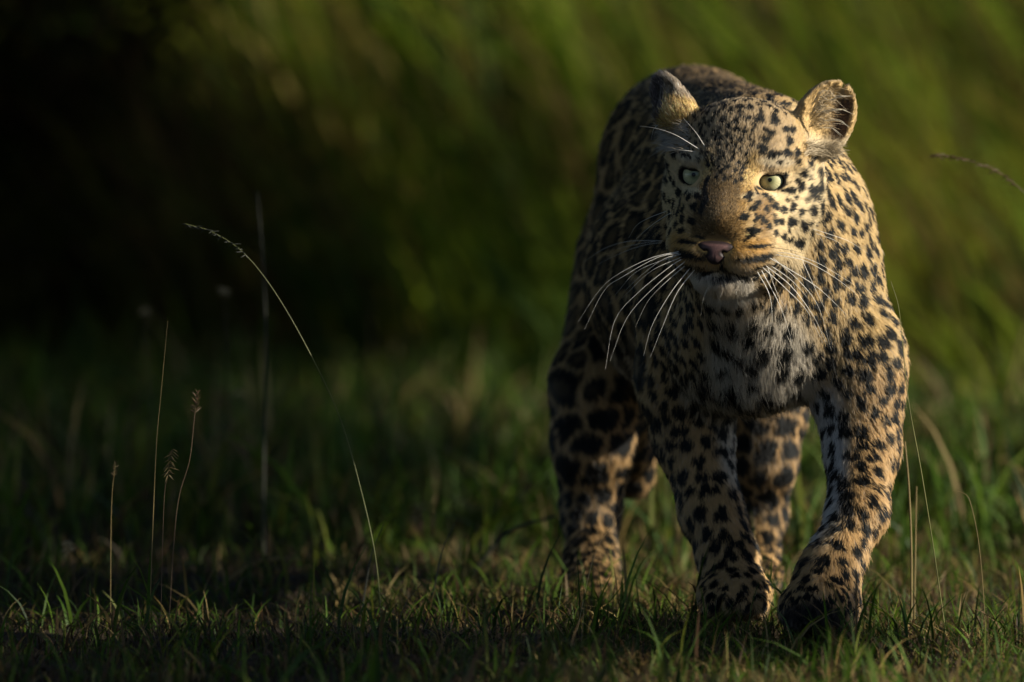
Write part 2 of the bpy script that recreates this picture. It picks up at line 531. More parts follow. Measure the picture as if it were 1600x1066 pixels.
# near left (image right) shoulder and foreleg
cap(at(1300, 450, .25), at(1338, 575, .21), .062, .064, .05)
chain([((1334, 550, .22), .066), ((1343, 640, .20), .050), ((1347, 700, .18), .047)], .03)
chain([((1347, 700, .18), .047), ((1340, 800, .11), .036), ((1308, 872, .06), .033), ((1290, 905, .035), .034)], .02)
cap(at(1290, 900, .04), at(1278, 945, -.005), .036, .040, .02)
ell(at(1276, 952, -.01), (.050, .055, .036), k=.02)
for i, px in enumerate((1243, 1264, 1288, 1312)):
    ell(at(px, 968 - (4 if i in (1, 2) else 0), -.048), (.0135, .026, .017), k=.008)
ell(at(1322, 950, .03), (.018, .03, .045), k=.02)
# right (image left) foreleg
cap(at(1085, 440, .30), at(1078, 600, .32), .088, .066, .05)
chain([((1072, 590, .32), .066), ((1083, 680, .32), .050), ((1112, 800, .28), .038), ((1136, 868, .25), .035), ((1144, 900, .23), .037)], .025)
ell(at(1148, 928, .20), (.050, .062, .036), k=.02)
for i, px in enumerate((1112, 1135, 1160, 1184)):
    ell(at(px, 944, .155 - (.008 if i in (1, 2) else 0)), (.0135, .026, .019), k=.008)
# right (image left) hind leg
cap(at(1010, 420, .90), at(934, 620, .80), .105, .062, .06)
chain([((934, 600, .80), .066), ((928, 690, .78), .050), ((926, 780, .84), .037)], .03)
chain([((926, 690, .78), .048), ((923, 800, .80), .035), ((924, 880, .74), .033), ((922, 905, .71), .038)], .03)
cap(at(985, 640, .96), at(990, 748, .96), .055, .022, .03)
cap(at(960, 640, .86), at(987, 740, .95), .055, .022, .03)
ell(at(922, 917, .68), (.047, .062, .032), k=.02)
for i, px in enumerate((889, 910, 934, 956)):
    ell(at(px, 927, .635 - (.008 if i in (1, 2) else 0)), (.013, .025, .017), k=.008)
# left hind leg, seen between the forelegs
cap(at(1165, 470, .92), at(1196, 640, .76), .105, .056, .05)
chain([((1197, 640, .76), .050), ((1195, 720, .74), .040), ((1192, 800, .76), .028), ((1180, 870, .72), .028), ((1178, 895, .70), .033)], .03)
ell(at(1176, 905, .67), (.044, .058, .030), k=.02)
# tail, down behind the hind legs
chain([((1080, 250, 1.04), .036), ((1092, 420, 1.14), .026), ((1104, 600, 1.17), .023), ((1112, 760, 1.18), .021), ((1118, 800, 1.25), .018)], .03)


# head, in its own frame: x to image right, y back, z up
def hell(c, r, k=.02, cut=False, mirror=False, tilt=0.0, tz=0.0):
    for sg in ((1, -1) if mirror else (1,)):
        R_ = np.array(Matrix.Rotation(tilt * sg, 3, 'Y') @ Matrix.Rotation(tz * sg, 3, 'Z'))
        ell(hw((c[0] * sg, c[1], c[2])), r, HM @ R_, k, cut)


def hcap(a, b, ra, rb, k=.02, cut=False, mirror=False, sx=1.0):
    for sg in ((1, -1) if mirror else (1,)):
        cap(hw((a[0] * sg, a[1], a[2])), hw((b[0] * sg, b[1], b[2])), ra, rb, k, cut, sx)


hell((0, .105, .018), (.090, .100, .082), .03)                     # cranium
hell((0, .058, .045), (.066, .052, .050), .03)                     # forehead
hell((.060, .066, -.036), (.041, .058, .060), .03, mirror=True)    # cheek bones
hell((.044, .074, -.086), (.037, .050, .044), .03, mirror=True)    # jaw muscles
hcap((0, .016, .010), (0, -.062, -.056), .032, .028, .022)         # bridge, broad and flat on top
hcap((.022, .014, .008), (.019, -.060, -.058), .023, .022, .010, mirror=True)
hell((.034, -.004, -.058), (.036, .056, .044), .035, mirror=True)  # upper jaw
hcap((.034, .010, .024), (.080, .030, .018), .012, .014, .024, mirror=True)   # brow
hell((.026, -.048, -.100), (.036, .040, .0265), .022, mirror=True, tilt=-.12)  # lip pads
hell((.044, -.012, -.090), (.034, .044, .034), .03, mirror=True)
hell((0, -.034, -.134), (.032, .036, .021), .014)                  # chin
hcap((.052, .05, -.112), (.018, -.016, -.132), .034, .022, .02, mirror=True)
LID_Z, LID_S = .0067, .09
EC = np.array([.0525, .019, -.001])                                # eyeball centre
for sg in (1, -1):
    c = EC * (sg, 1, 1)
    ell(hw(c), (.0240,) * 3, HM, .014)
    R_ = np.array(Matrix.Rotation(-.20 * sg, 3, 'Y'))
    ell(hw(c + np.array([.0030 * sg, -.022, -.0005])), (.0163, .030, .0120), HM @ R_, .003, cut=True)
    # the upper lid hangs straight across, lower at the inner corner
    _cw = hw(c)
    _s = box(_cw - .05, _cw + .05)
    _X, _Y, _Z = sub_pts(_s)
    _q = [HM[0, i] * (_X - _cw[0]) + HM[1, i] * (_Y - _cw[1]) + HM[2, i] * (_Z - _cw[2]) for i in range(3)]
    _d = np.maximum(np.sqrt(_q[0] ** 2 + _q[1] ** 2 + _q[2] ** 2) - .0240, LID_Z + LID_S * sg * _q[0] - _q[2])
    apply(_s, _d.astype(np.float32), .002)
hcap((0, -.094, -.104), (0, -.088, -.122), .0028, .003, .004, cut=True)         # philtrum
hcap((.002, -.090, -.123), (.040, -.055, -.124), .0032, .004, .005, cut=True, mirror=True)   # mouth line
hcap((.040, -.055, -.124), (.062, -.010, -.120), .004, .004, .005, cut=True, mirror=True)


def ear(c, axis_up, axis_out, r, open_off, open_r, k=.02):
    u = norm(np.asarray(axis_up, float)); o = np.asarray(axis_out, float)
    o = norm(o - u * (o @ u)); w = np.cross(o, u)
    R_ = np.stack([w, o, u], 1)                     # columns: width, opening direction, up
    s, d = ell(c, r, R_, k=.02, tgt=1)
    s2, d2 = ell(c + R_ @ np.asarray(open_off), open_r, R_, k=.02, tgt=1)
    full = np.full(F.shape, 9.0, np.float32); full[s] = d
    inn = np.full(F.shape, 9.0, np.float32); inn[s2] = d2
    body = -smin(-full, inn, .004)
    return s, body[s]


_c = at(1286, 190, .10)
_s, _d = ear(_c, (.46, .10, .82), (.25, -1, .0), (.042, .024, .060), (.003, .0165, .004), (.0370, .023, .055))
_X, _Y, _Z = sub_pts(_s)
_n1, _n2 = at(1319, 128, .10), at(1316, 142, .10)                  # the torn notch near its tip
_t = np.clip(((_X - _n1[0]) * (_n2 - _n1)[0] + (_Z - _n1[2]) * (_n2 - _n1)[2]) / float((_n2 - _n1)[[0, 2]] @ (_n2 - _n1)[[0, 2]]), 0, 1)
_dn = np.sqrt((_X - _n1[0] - _t * (_n2 - _n1)[0]) ** 2 + (_Z - _n1[2] - _t * (_n2 - _n1)[2]) ** 2) - (.004 - .003 * _t)
_d = -smin(-_d, _dn + 0 * _Y, .003)
apply(_s, _d.astype(np.float32), .014)
_s, _d = ear(at(1050, 163, .105), (-.40, .02, .9), (-.62, -.78, 0), (.026, .017, .044), (0, .011, .004), (.0205, .016, .038))
apply(_s, _d, .012)
cap(at(1046, 150, .105), at(1034, 127, .105), .012, .004, .01)
ell(at(1060, 180, .09), (.026, .02, .018), k=.02)


def surface_nets(F):
    S = F < 0
    nx, ny, nz = F.shape
    c = np.zeros((nx - 1, ny - 1, nz - 1), np.uint8)
    for dx in (0, 1):
        for dy in (0, 1):
            for dz in (0, 1):
                c += S[dx:nx - 1 + dx, dy:ny - 1 + dy, dz:nz - 1 + dz]
    act = np.argwhere((c > 0) & (c < 8))
    idx = np.full(c.shape, -1, np.int32)
    idx[act[:, 0], act[:, 1], act[:, 2]] = np.arange(len(act))
    pos = np.zeros((len(act), 3)); cnt = np.zeros(len(act))
    corners = [(a, b, d) for a in (0, 1) for b in (0, 1) for d in (0, 1)]
    G = (GX, GY, GZ)
    for A in corners:
        for ax in range(3):
            if A[ax] == 0:
                B = list(A); B[ax] = 1
                ia, ib = act + np.array(A), act + np.array(B)
                fa, fb = F[ia[:, 0], ia[:, 1], ia[:, 2]], F[ib[:, 0], ib[:, 1], ib[:, 2]]
                m = (fa < 0) != (fb < 0)
                t = (fa[m] / (fa[m] - fb[m])).astype(float)
                pa = np.stack([G[q][ia[m, q]] for q in range(3)], 1)
                pb = np.stack([G[q][ib[m, q]] for q in range(3)], 1)
                pos[m] += pa + (pb - pa) * t[:, None]; cnt[m] += 1
    pos /= cnt[:, None]
    quads = []
    for ax in range(3):
        o1, o2 = [q for q in range(3) if q != ax]
        sl0 = [slice(None)] * 3; sl1 = [slice(None)] * 3
        sl0[ax] = slice(0, -1); sl1[ax] = slice(1, None)
        a, b = S[tuple(sl0)], S[tuple(sl1)]
        e = np.argwhere(a != b)
        ok = (e[:, o1] > 0) & (e[:, o2] > 0) & (e[:, o1] < F.shape[o1] - 1) & (e[:, o2] < F.shape[o2] - 1)
        e = e[ok]
        inside_first = a[e[:, 0], e[:, 1], e[:, 2]]

        def vi(d1, d2):
            q = e.copy(); q[:, o1] += d1; q[:, o2] += d2
            return idx[q[:, 0], q[:, 1], q[:, 2]]
        q = np.stack([vi(-1, -1), vi(0, -1), vi(0, 0), vi(-1, 0)], 1)
        flip = inside_first ^ (ax == 1)
        q[~flip] = q[~flip][:, ::-1]
        quads.append(q)
    quads = np.vstack(quads)
    quads = quads[(quads >= 0).all(1)]
    return pos, quads


BV, BQ = surface_nets(F)
# keep the largest connected piece only (drops stray islands)
_par = np.arange(len(BV))
_ed = np.vstack([BQ[:, [0, 1]], BQ[:, [1, 2]], BQ[:, [2, 3]]])
for _ in range(200):
    _m = np.minimum(_par[_ed[:, 0]], _par[_ed[:, 1]])
    _old = _par.copy()
    np.minimum.at(_par, _ed[:, 0], _m); np.minimum.at(_par, _ed[:, 1], _m)
    _par = _par[_par]
    if (_par == _old).all(): break
_big = np.bincount(_par).argmax()
_keep = _par == _big
_map = np.cumsum(_keep) - 1
BV = BV[_keep]; BQ = _map[BQ[_keep[BQ[:, 0]]]]


def vnormals(V, Q):
    d1, d2 = V[Q[:, 2]] - V[Q[:, 0]], V[Q[:, 3]] - V[Q[:, 1]]
    fn = np.cross(d1, d2)
    N = np.zeros_like(V)
    for i in range(4): np.add.at(N, Q[:, i], fn)
    return norm(N), np.linalg.norm(fn, axis=1) * .5


BN, BA = vnormals(BV, BQ)
# ------------------------------------------------------------------ leopard: coat colours, markings and fur direction
def project(P):
    d = P - np.array([0, -CAM_D, CAM_H])
    fw = d[:, 1] * CP - d[:, 2] * SP
    up = d[:, 1] * SP + d[:, 2] * CP
    return 800 + FPX * d[:, 0] / fw, 533 - FPX * up / fw


EAR_R, EAR_L = at(1288, 188, .10), at(1050, 164, .105)
NOSE = np.array([0, -.092, -.078])

# guide directions for the lie of the fur (pixel, depth, direction)
GUIDES = [((1240, 250, .2), (.5, .7, -.3)), ((1330, 330, .2), (.5, .5, -.7)), ((1380, 450, .2), (.35, .4, -.9)),
          ((1340, 560, .15), (.45, .2, -.9)), ((1300, 500, .15), (.35, 0, -.95)), ((1345, 650, .16), (.45, 0, -.9)),
          ((1345, 760, .12), (.25, .2, -.95)), ((1310, 860, .04), (-.15, .2, -.97)), ((1280, 930, -.02), (-.1, -.4, -.85)),
          ((1290, 700, .17), (.35, .2, -.85)), ((1280, 960, -.06), (0, -.7, -.7)),
          ((1150, 480, .12), (0, 0, -1)), ((1180, 560, .12), (.1, -.1, -1)), ((1230, 600, .14), (.3, -.1, -1)), ((1100, 560, .15), (-.2, 0, -1)),
          ((1040, 480, .22), (-.4, .4, -.85)), ((1020, 600, .25), (-.35, .3, -.9)), ((1075, 660, .27), (-.1, 0, -1)),
          ((1110, 760, .24), (.15, 0, -1)), ((1140, 860, .2), (.1, -.1, -1)), ((1150, 930, .14), (0, -.7, -.7)),
          ((1000, 200, .6), (-.3, .9, -.4)), ((940, 350, .6), (-.2, .8, -.6)), ((890, 520, .6), (-.1, .6, -.8)), ((1100, 130, .8), (0, 1, -.05)),
          ((960, 250, .9), (-.2, .7, -.7)), ((950, 560, .7), (.1, .4, -.9)), ((930, 660, .72), (.25, .2, -.9)), ((925, 800, .78), (.1, 0, -1)),
          ((922, 910, .64), (0, -.7, -.7)), ((990, 700, .92), (.1, .5, -.8)),
          ((1200, 640, .7), (.15, -.1, -1)), ((1195, 760, .7), (.1, -.1, -1)), ((1180, 890, .66), (0, -.5, -.8)), ((1180, 600, .4), (0, .5, -.8)),
          ((1100, 620, .55), (0, .8, -.6)), ((1085, 240, 1.02), (0, .5, -.8)), ((1104, 600, 1.17), (0, 0, -1)), ((1115, 780, 1.2), (0, .3, -1)),
          ((1180, 300, .9), (.3, .8, -.5)), ((1230, 450, .6), (.2, .8, -.6)), ((1200, 230, .4), (0, 1, -.1))]
GP = np.array([at(*g[0]) for g in GUIDES]); GD = norm(np.array([g[1] for g in GUIDES], float))


def head_mask(H):
    d = np.sqrt((H[:, 0] / .128) ** 2 + ((H[:, 1] - .03) / .135) ** 2 + ((H[:, 2] + .018) / .150) ** 2)
    return 1 - sstep(.95, 1.2, d)


def flow(P, N):
    D = np.zeros_like(P)
    for s in range(0, len(P), 60000):
        q = P[s:s + 60000]
        d2 = ((q[:, None] - GP[None]) ** 2).sum(2) + 1e-4
        w = d2 ** -2.5
        D[s:s + 60000] = (w @ GD) / w.sum(1, keepdims=True)
    H = to_head(P)
    h = H - NOSE
    h = norm(h) + np.stack([0 * h[:, 0], 0 * h[:, 0], .25 * (H[:, 2] > -.02)], 1)
    h[:, 2] -= .9 * sstep(-.02, -.10, H[:, 2]) * sstep(.02, .09, np.abs(H[:, 0]) + H[:, 1])
    h = h @ HM.T
    w = head_mask(H)[:, None]
    D = norm(D) * (1 - w) + norm(h) * w
    for c, dv in ((EAR_R, (.45, -.1, .8)), (EAR_L, (-.3, 0, .9))):
        we = (1 - sstep(.050, .068, np.linalg.norm(P - c, axis=1)))[:, None] * sstep(.0, .03, P[:, 2:3] - c[2] + .045)
        D = D * (1 - we) + norm(np.array(dv)) * we
    D = D - N * (D * N).sum(1, keepdims=True)
    return norm(D)


def eye_q(H):
    """Elliptic distance to the nearer eye opening, 1 at the lid edge."""
    q = np.full(len(H), 9.0)
    for sg in (1, -1):
        c = EC * (sg, 1, 1) + np.array([.0030 * sg, 0, -.0005])
        d = H - c
        a = -.20 * sg
        x = d[:, 0] * math.cos(a) - d[:, 2] * math.sin(a)
        z = d[:, 0] * math.sin(a) + d[:, 2] * math.cos(a)
        e = np.sqrt((x / .0163) ** 2 + (z / .0121) ** 2)
        e = np.maximum(e, 1 + (H[:, 2] - EC[2] - LID_Z - LID_S * sg * (H[:, 0] - c[0])) * 75)
        q = np.minimum(q, np.where(d[:, 1] < .02, e, 9))
    return q


def eye_dist(H):
    return np.minimum(np.linalg.norm(H - EC, axis=1), np.linalg.norm(H - EC * (-1, 1, 1), axis=1))


def regions(P, N):
    H = to_head(P)
    r = {}
    px, py = project(P)
    wh = head_mask(H)
    y = P[:, 1]
    r['H'], r['head'], r['px'], r['py'] = H, wh, px, py
    ax = np.abs(H[:, 0])
    front = (1 - sstep(.0, .05, H[:, 1]))
    r['bridge'] = wh * (1 - sstep(.030, .042, ax)) * sstep(-.086, -.076, H[:, 2]) * (1 - sstep(-.012, .034, H[:, 2])) * front
    r['lip'] = wh * (1 - sstep(.060, .074, ax)) * sstep(-.130, -.122, H[:, 2]) * (1 - sstep(-.082, -.068, H[:, 2])) * (1 - sstep(-.01, .03, H[:, 1]))
    r['chin'] = wh * (1 - sstep(.030, .052, ax)) * (1 - sstep(-.128, -.120, H[:, 2])) * (1 - sstep(.02, .06, H[:, 1]))
    r['forehead'] = wh * sstep(-.016, .008, H[:, 2]) * (1 - sstep(.062, .085, ax))
    r['earR'] = (1 - sstep(.050, .066, np.linalg.norm((P - EAR_R) * (1, 1, .82), axis=1)))
    r['earL'] = (1 - sstep(.044, .058, np.linalg.norm(P - EAR_L, axis=1)))
    cx, cz = (px - 1190) / 82, (py - 560) / 95
    r['chest'] = (1 - wh) * (1 - sstep(.75, 1.3, np.sqrt(cx ** 2 + cz ** 2))) * (1 - sstep(.30, .40, y)) * (P[:, 2] > .33)
    hind = sstep(.31, .38, y + .22 * sstep(1032, 1000, px) * (wh < .3))
    fore = (1 - hind)
    r['hind'] = hind
    r['foreR'] = fore * (px > 1215) * (1 - sstep(.34, .42, P[:, 2]))
    r['foreL'] = fore * (px <= 1215) * (1 - sstep(.30, .38, P[:, 2]))
    r['leg'] = np.maximum(r['foreR'], r['foreL'])
    r['hleg'] = hind * (1 - sstep(.26, .36, P[:, 2]))
    r['paw'] = 1 - sstep(.06, .10, P[:, 2])
    r['belly'] = sstep(.35, .75, -N[:, 2]) * (P[:, 2] > .25) * (1 - wh)
    return r


TAN, LEGTAN, CREAM, WHITE = (.45, .295, .130), (.47, .300, .132), (.60, .47, .27), (.60, .56, .49)
ORANGE, BROWN, DARK = (.44, .245, .065), (.128, .080, .033), (.009, .010, .010)


def mix(c, t, w):
    return c * (1 - w[:, None]) + np.array(t) * w[:, None]


def base_colour(P, N, r):
    H = r['H']; ax = np.abs(H[:, 0])
    c = np.tile(np.array(TAN), (len(P), 1))
    c = mix(c, LEGTAN, np.maximum(r['leg'], r['hleg']))
    c = mix(c, (.47, .325, .150), r['head'])
    c = mix(c, (.48, .335, .150), (1 - r['head']) * (r['px'] > 1230) * (1 - r['hind']) * (1 - r['leg']))
    c = mix(c, CREAM, r['head'] * sstep(.05, .09, ax) * (1 - sstep(-.0, .03, H[:, 2])))
    c = mix(c, (.42, .31, .18), r['forehead'] * .7)
    c = mix(c, ORANGE, r['lip'] * .85 * (H[:, 0] > -.2))
    c = mix(c, CREAM, r['lip'] * (1 - sstep(-.122, -.108, H[:, 2])) * .8)
    c = mix(c, BROWN, r['bridge'])
    c = mix(c, ORANGE, r['bridge'] * sstep(.018, .036, H[:, 0]) * (.22 + .5 * sstep(-.05, -.01, H[:, 2])))
    # bright flecks at the inner corner of each eye, cream above and under the eyes
    for sg in (1, -1):
        d = np.sqrt(((H[:, 0] - .030 * sg) / .011) ** 2 + ((H[:, 2] - .012) / .024) ** 2)
        c = mix(c, (.45, .30, .115), (1 - sstep(.5, 1.3, d)) * r['head'] * (H[:, 1] < .04))
        d = np.sqrt(((H[:, 0] - .058 * sg) / .024) ** 2 + ((H[:, 2] - .022) / .007) ** 2)
        c = mix(c, (.56, .46, .30), (1 - sstep(.6, 1.3, d)) * r['head'] * (H[:, 1] < .06))
        d = np.sqrt(((H[:, 0] - .050 * sg) / .024) ** 2 + ((H[:, 2] + .021) / .006) ** 2)
        c = mix(c, (.60, .48, .28), (1 - sstep(.6, 1.3, d)) * r['head'] * (H[:, 1] < .06))
    zx, zy = (r['px'] - 980) * 2.805, (r['py'] - 100) * 2.805
    d = np.sqrt(((zx - 588) / 52) ** 2 + ((zy - 655) / 115) ** 2)
    c = mix(c, (.19, .105, .038), (1 - sstep(.45, 1.35, d)) * r['head'] * .85)
    low = r['head'] * (1 - sstep(-.112, -.092, H[:, 2])) * sstep(.045, .07, ax) * (1 - sstep(.05, .09, H[:, 1]))
    c = mix(c, (.43, .34, .21), np.clip(low, 0, 1) * .75)
    c = mix(c, WHITE, r['chin'])
    c = mix(c, (.56, .51, .42), r['chest'] * .9)
    c = mix(c, (.55, .48, .37), r['belly'] * (1 - r['chest']) * .85)
    inner = r['foreR'] * sstep(.25, .7, -N[:, 0]) * (P[:, 2] > .13) * (P[:, 2] < .42)
    c = mix(c, (.56, .53, .49), inner)
    inner = r['foreL'] * sstep(.35, .8, N[:, 0]) * sstep(.17, .22, P[:, 2])
    c = mix(c, (.58, .52, .42), inner)
    # ears
    e = r['earR']; u = (r['px'] - 1244) / 92 + (r['py'] - 190) / 400
    c = mix(c, (.46, .32, .145), e)
    c = mix(c, (.50, .40, .25), e * sstep(205, 225, r['py']))
    openR = e * (N[:, 1] < .2)
    c = mix(c, (.10, .062, .04), openR * sstep(.52, .68, u) * (1 - sstep(.86, .92, u)) * (1 - sstep(208, 226, r['py'])) * sstep(146, 164, r['py']))
    c = mix(c, DARK, e * (N[:, 1] > .35) * (r['px'] < 1350) * sstep(-.02, .0, P[:, 2] - EAR_R[2] + .03))
    e = r['earL']
    c = mix(c, (.48, .31, .11), e * sstep(146, 156, r['py']))
    c = mix(c, (.24, .19, .135), e * (1 - sstep(148, 158, r['py'] - .25 * (r['px'] - 1040))))
    c = mix(c, (.10, .085, .08), e * (r['px'] < 1037))
    # black fur of the bent toes on the lifted forepaw
    d = np.sqrt(((r['px'] - 1268) / 60) ** 2 + ((r['py'] - 968) / 38) ** 2)
    c = mix(c, (.05, .038, .03), (1 - sstep(.7, 1.15, d)) * r['foreR'])
    return c


def z1(rows):   # (x, y, half width, half height, lean in degrees) read off an enlargement of the face
    return [(980 + a[0] / 2.805, 100 + a[1] / 2.805, 1.18 * a[2] / 2.805, 1.18 * a[3] / 2.805, a[4] if len(a) > 4 else 0) for a in rows]


FACE = z1([(600, 345, 18, 15), (618, 316, 22, 13, -25), (690, 300, 15, 15), (580, 250, 17, 22), (640, 262, 19, 22), (705, 350, 15, 20),
           (740, 400, 15, 21, -20), (792, 462, 13, 22), (760, 490, 13, 18), (692, 404, 24, 16), (632, 412, 32, 15, 15), (588, 390, 20, 24), (720, 300, 14, 14),
           (830, 500, 12, 26), (735, 520, 9, 13), (790, 515, 9, 9), (830, 558, 13, 26), (750, 546, 12, 24), (797, 575, 20, 26), (770, 602, 11, 11),
           (702, 562, 30, 13), (640, 628, 19, 15), (676, 642, 15, 14), (715, 625, 12, 20), (750, 652, 11, 14), (795, 645, 16, 20, 30),
           (836, 635, 11, 30), (655, 690, 24, 12), (712, 690, 20, 18, 30), (763, 703, 14, 22, 30), (800, 730, 11, 18), (750, 775, 24, 18, 30),
           (710, 760, 16, 10, 30), (678, 752, 13, 15), (640, 742, 11, 14), (612, 715, 12, 13), (586, 690, 15, 18), (635, 668, 9, 9),
           (740, 440, 12, 14), (660, 445, 12, 8), (810, 430, 12, 12), (600, 640, 12, 12), (860, 545, 9, 14), (820, 600, 8, 10), (730, 590, 9, 9),
           (600, 580, 14, 14), (625, 600, 12, 10), (790, 690, 8, 10), (700, 725, 9, 9), (820, 690, 7, 10), (690, 600, 10, 8),
           (885, 550, 16, 20), (880, 605, 11, 20), (910, 640, 13, 18), (935, 580, 9, 22), (940, 672, 11, 30), (900, 692, 13, 16), (920, 735, 15, 18),
           (604, 655, 7, 8), (612, 606, 6, 8), (640, 705, 7, 8), (560, 735, 13, 9, 30), (545, 700, 8, 6), (855, 680, 13, 18), (870, 780, 22, 16), (850, 845, 26, 22), (930, 790, 14, 22), (835, 800, 14, 14), (905, 860, 14, 18)])
LINES = z1([(565, 796, 55, 8, 3), (560, 842, 75, 13, 3), (556, 884, 60, 7, 4), (570, 911, 40, 5, 4), (272, 780, 42, 9, -8), (282, 826, 62, 12, -13),
            (292, 870, 52, 8, -10), (310, 898, 40, 6, -6), (515, 765, 24, 8, 45), (412, 872, 9, 28), (372, 899, 48, 8, 18), (478, 914, 70, 8, -20), (325, 760, 16, 6, -30),
            (346, 524, 9, 20, -15), (340, 560, 9, 40, -8), (330, 630, 11, 40, -10), (345, 590, 10, 40), (566, 562, 6, 24, 15),
            (580, 545, 16, 5, -30), (670, 540, 40, 5, 20), (690, 490, 14, 10), (418, 925, 42, 8, 0)])
NOSPOT_PX = [(555, 525, 900, 860)]


def spacing(P, r):
    H = r['H']
    s = np.full(len(P), .0200)
    s = np.where(r['hind'] > .5, .038, s)
    s = np.where((r['hind'] > .5) & (N_cache[:, 2] > .55), .026, s)
    s = np.where((r['hind'] > .5) & (P[:, 2] > .30) & (N_cache[:, 2] <= .55), .047, s)
    s = np.where(r['leg'] > .5, .0200, s)
    s = np.where(r['paw'] > .5, .016, s)
    s = np.where((r['hleg'] > .5) & (r['paw'] < .5), .033 - .012 * (P[:, 2] < .15), s)
    s = np.where(r['chest'] > .45, .0265, s)
    s = np.where((r['px'] < 1075) & (r['hind'] < .5) & (r['head'] < .3) & (P[:, 2] > .35), .0175, s)
    h = r['head'] > .5
    s = np.where(h, .0145, s)
    s = np.where(h & (r['forehead'] > .4), .0088 + .005 * sstep(.05, .1, H[:, 2]), s)
    return s


def make_spots(P, N, D, r):
    """Dart throwing with the local spacing; returns centre, tangent frame, radii, kind."""
    global N_cache
    N_cache = N
    sp = spacing(P, r)
    H = r['H']
    ban = (r['bridge'] > .90) | (r['lip'] > .3) | (r['chin'] > .3) | (r['earR'] > .4) | (r['earL'] > .4) | (eye_q(H) < 1.9)
    zx, zy = (r['px'] - 980) * 2.805, (r['py'] - 100) * 2.805
    ban |= (r['head'] > .3) & (zx > 560) & (zx < 950) & (zy > 235) & (zy < 870) & (N[:, 1] < .3)
    ban |= (r['head'] > .5) & (np.abs(H[:, 0] - .03) < .008) & (H[:, 2] > -.02) & (H[:, 2] < .04)
    order = rng.permutation(np.flatnonzero(~ban))[:60000]
    cells = {}
    keep = []
    cs = .05
    for i in order:
        p = P[i]; k = (int(p[0] // cs), int(p[1] // cs), int(p[2] // cs)); ok = True
        for a in (-1, 0, 1):
            for b in (-1, 0, 1):
                for c in (-1, 0, 1):
                    for j in cells.get((k[0] + a, k[1] + b, k[2] + c), ()):
                        q = P[j]
                        d = (p[0] - q[0]) ** 2 + (p[1] - q[1]) ** 2 + (p[2] - q[2]) ** 2
                        if d < (.5 * (sp[i] + sp[j])) ** 2 * .95: ok = False; break
                    if not ok: break
                if not ok: break
            if not ok: break
        if ok:
            cells.setdefault(k, []).append(i); keep.append(i)
    keep = np.array(keep)
    big = (r['hind'] > .5)
    rad = sp * rng.uniform(.43, .60, len(P))
    rad = np.where(big, sp * rng.uniform(.72, .90, len(P)), rad)
    rad = np.where(big & (N[:, 2] > .5), sp * rng.uniform(.76, .94, len(P)), rad)
    rad = np.where(r['chest'] > .45, sp * rng.uniform(.32, .54, len(P)), rad)
    rad = np.where((r['head'] > .5), sp * rng.uniform(.38, .54, len(P)), rad)
    el = np.where(r['head'] > .5, rng.uniform(1.15, 1.6, len(P)), rng.uniform(.95, 1.45, len(P)))
    el = np.where(big & (P[:, 2] > .30), rng.uniform(1.1, 1.6, len(P)), el)
    el = np.where(r['hleg'] > .4, rng.uniform(.62, .8, len(P)), el)
    return P[keep], N[keep], D[keep], rad[keep], el[keep], big[keep]


SPOTS = None


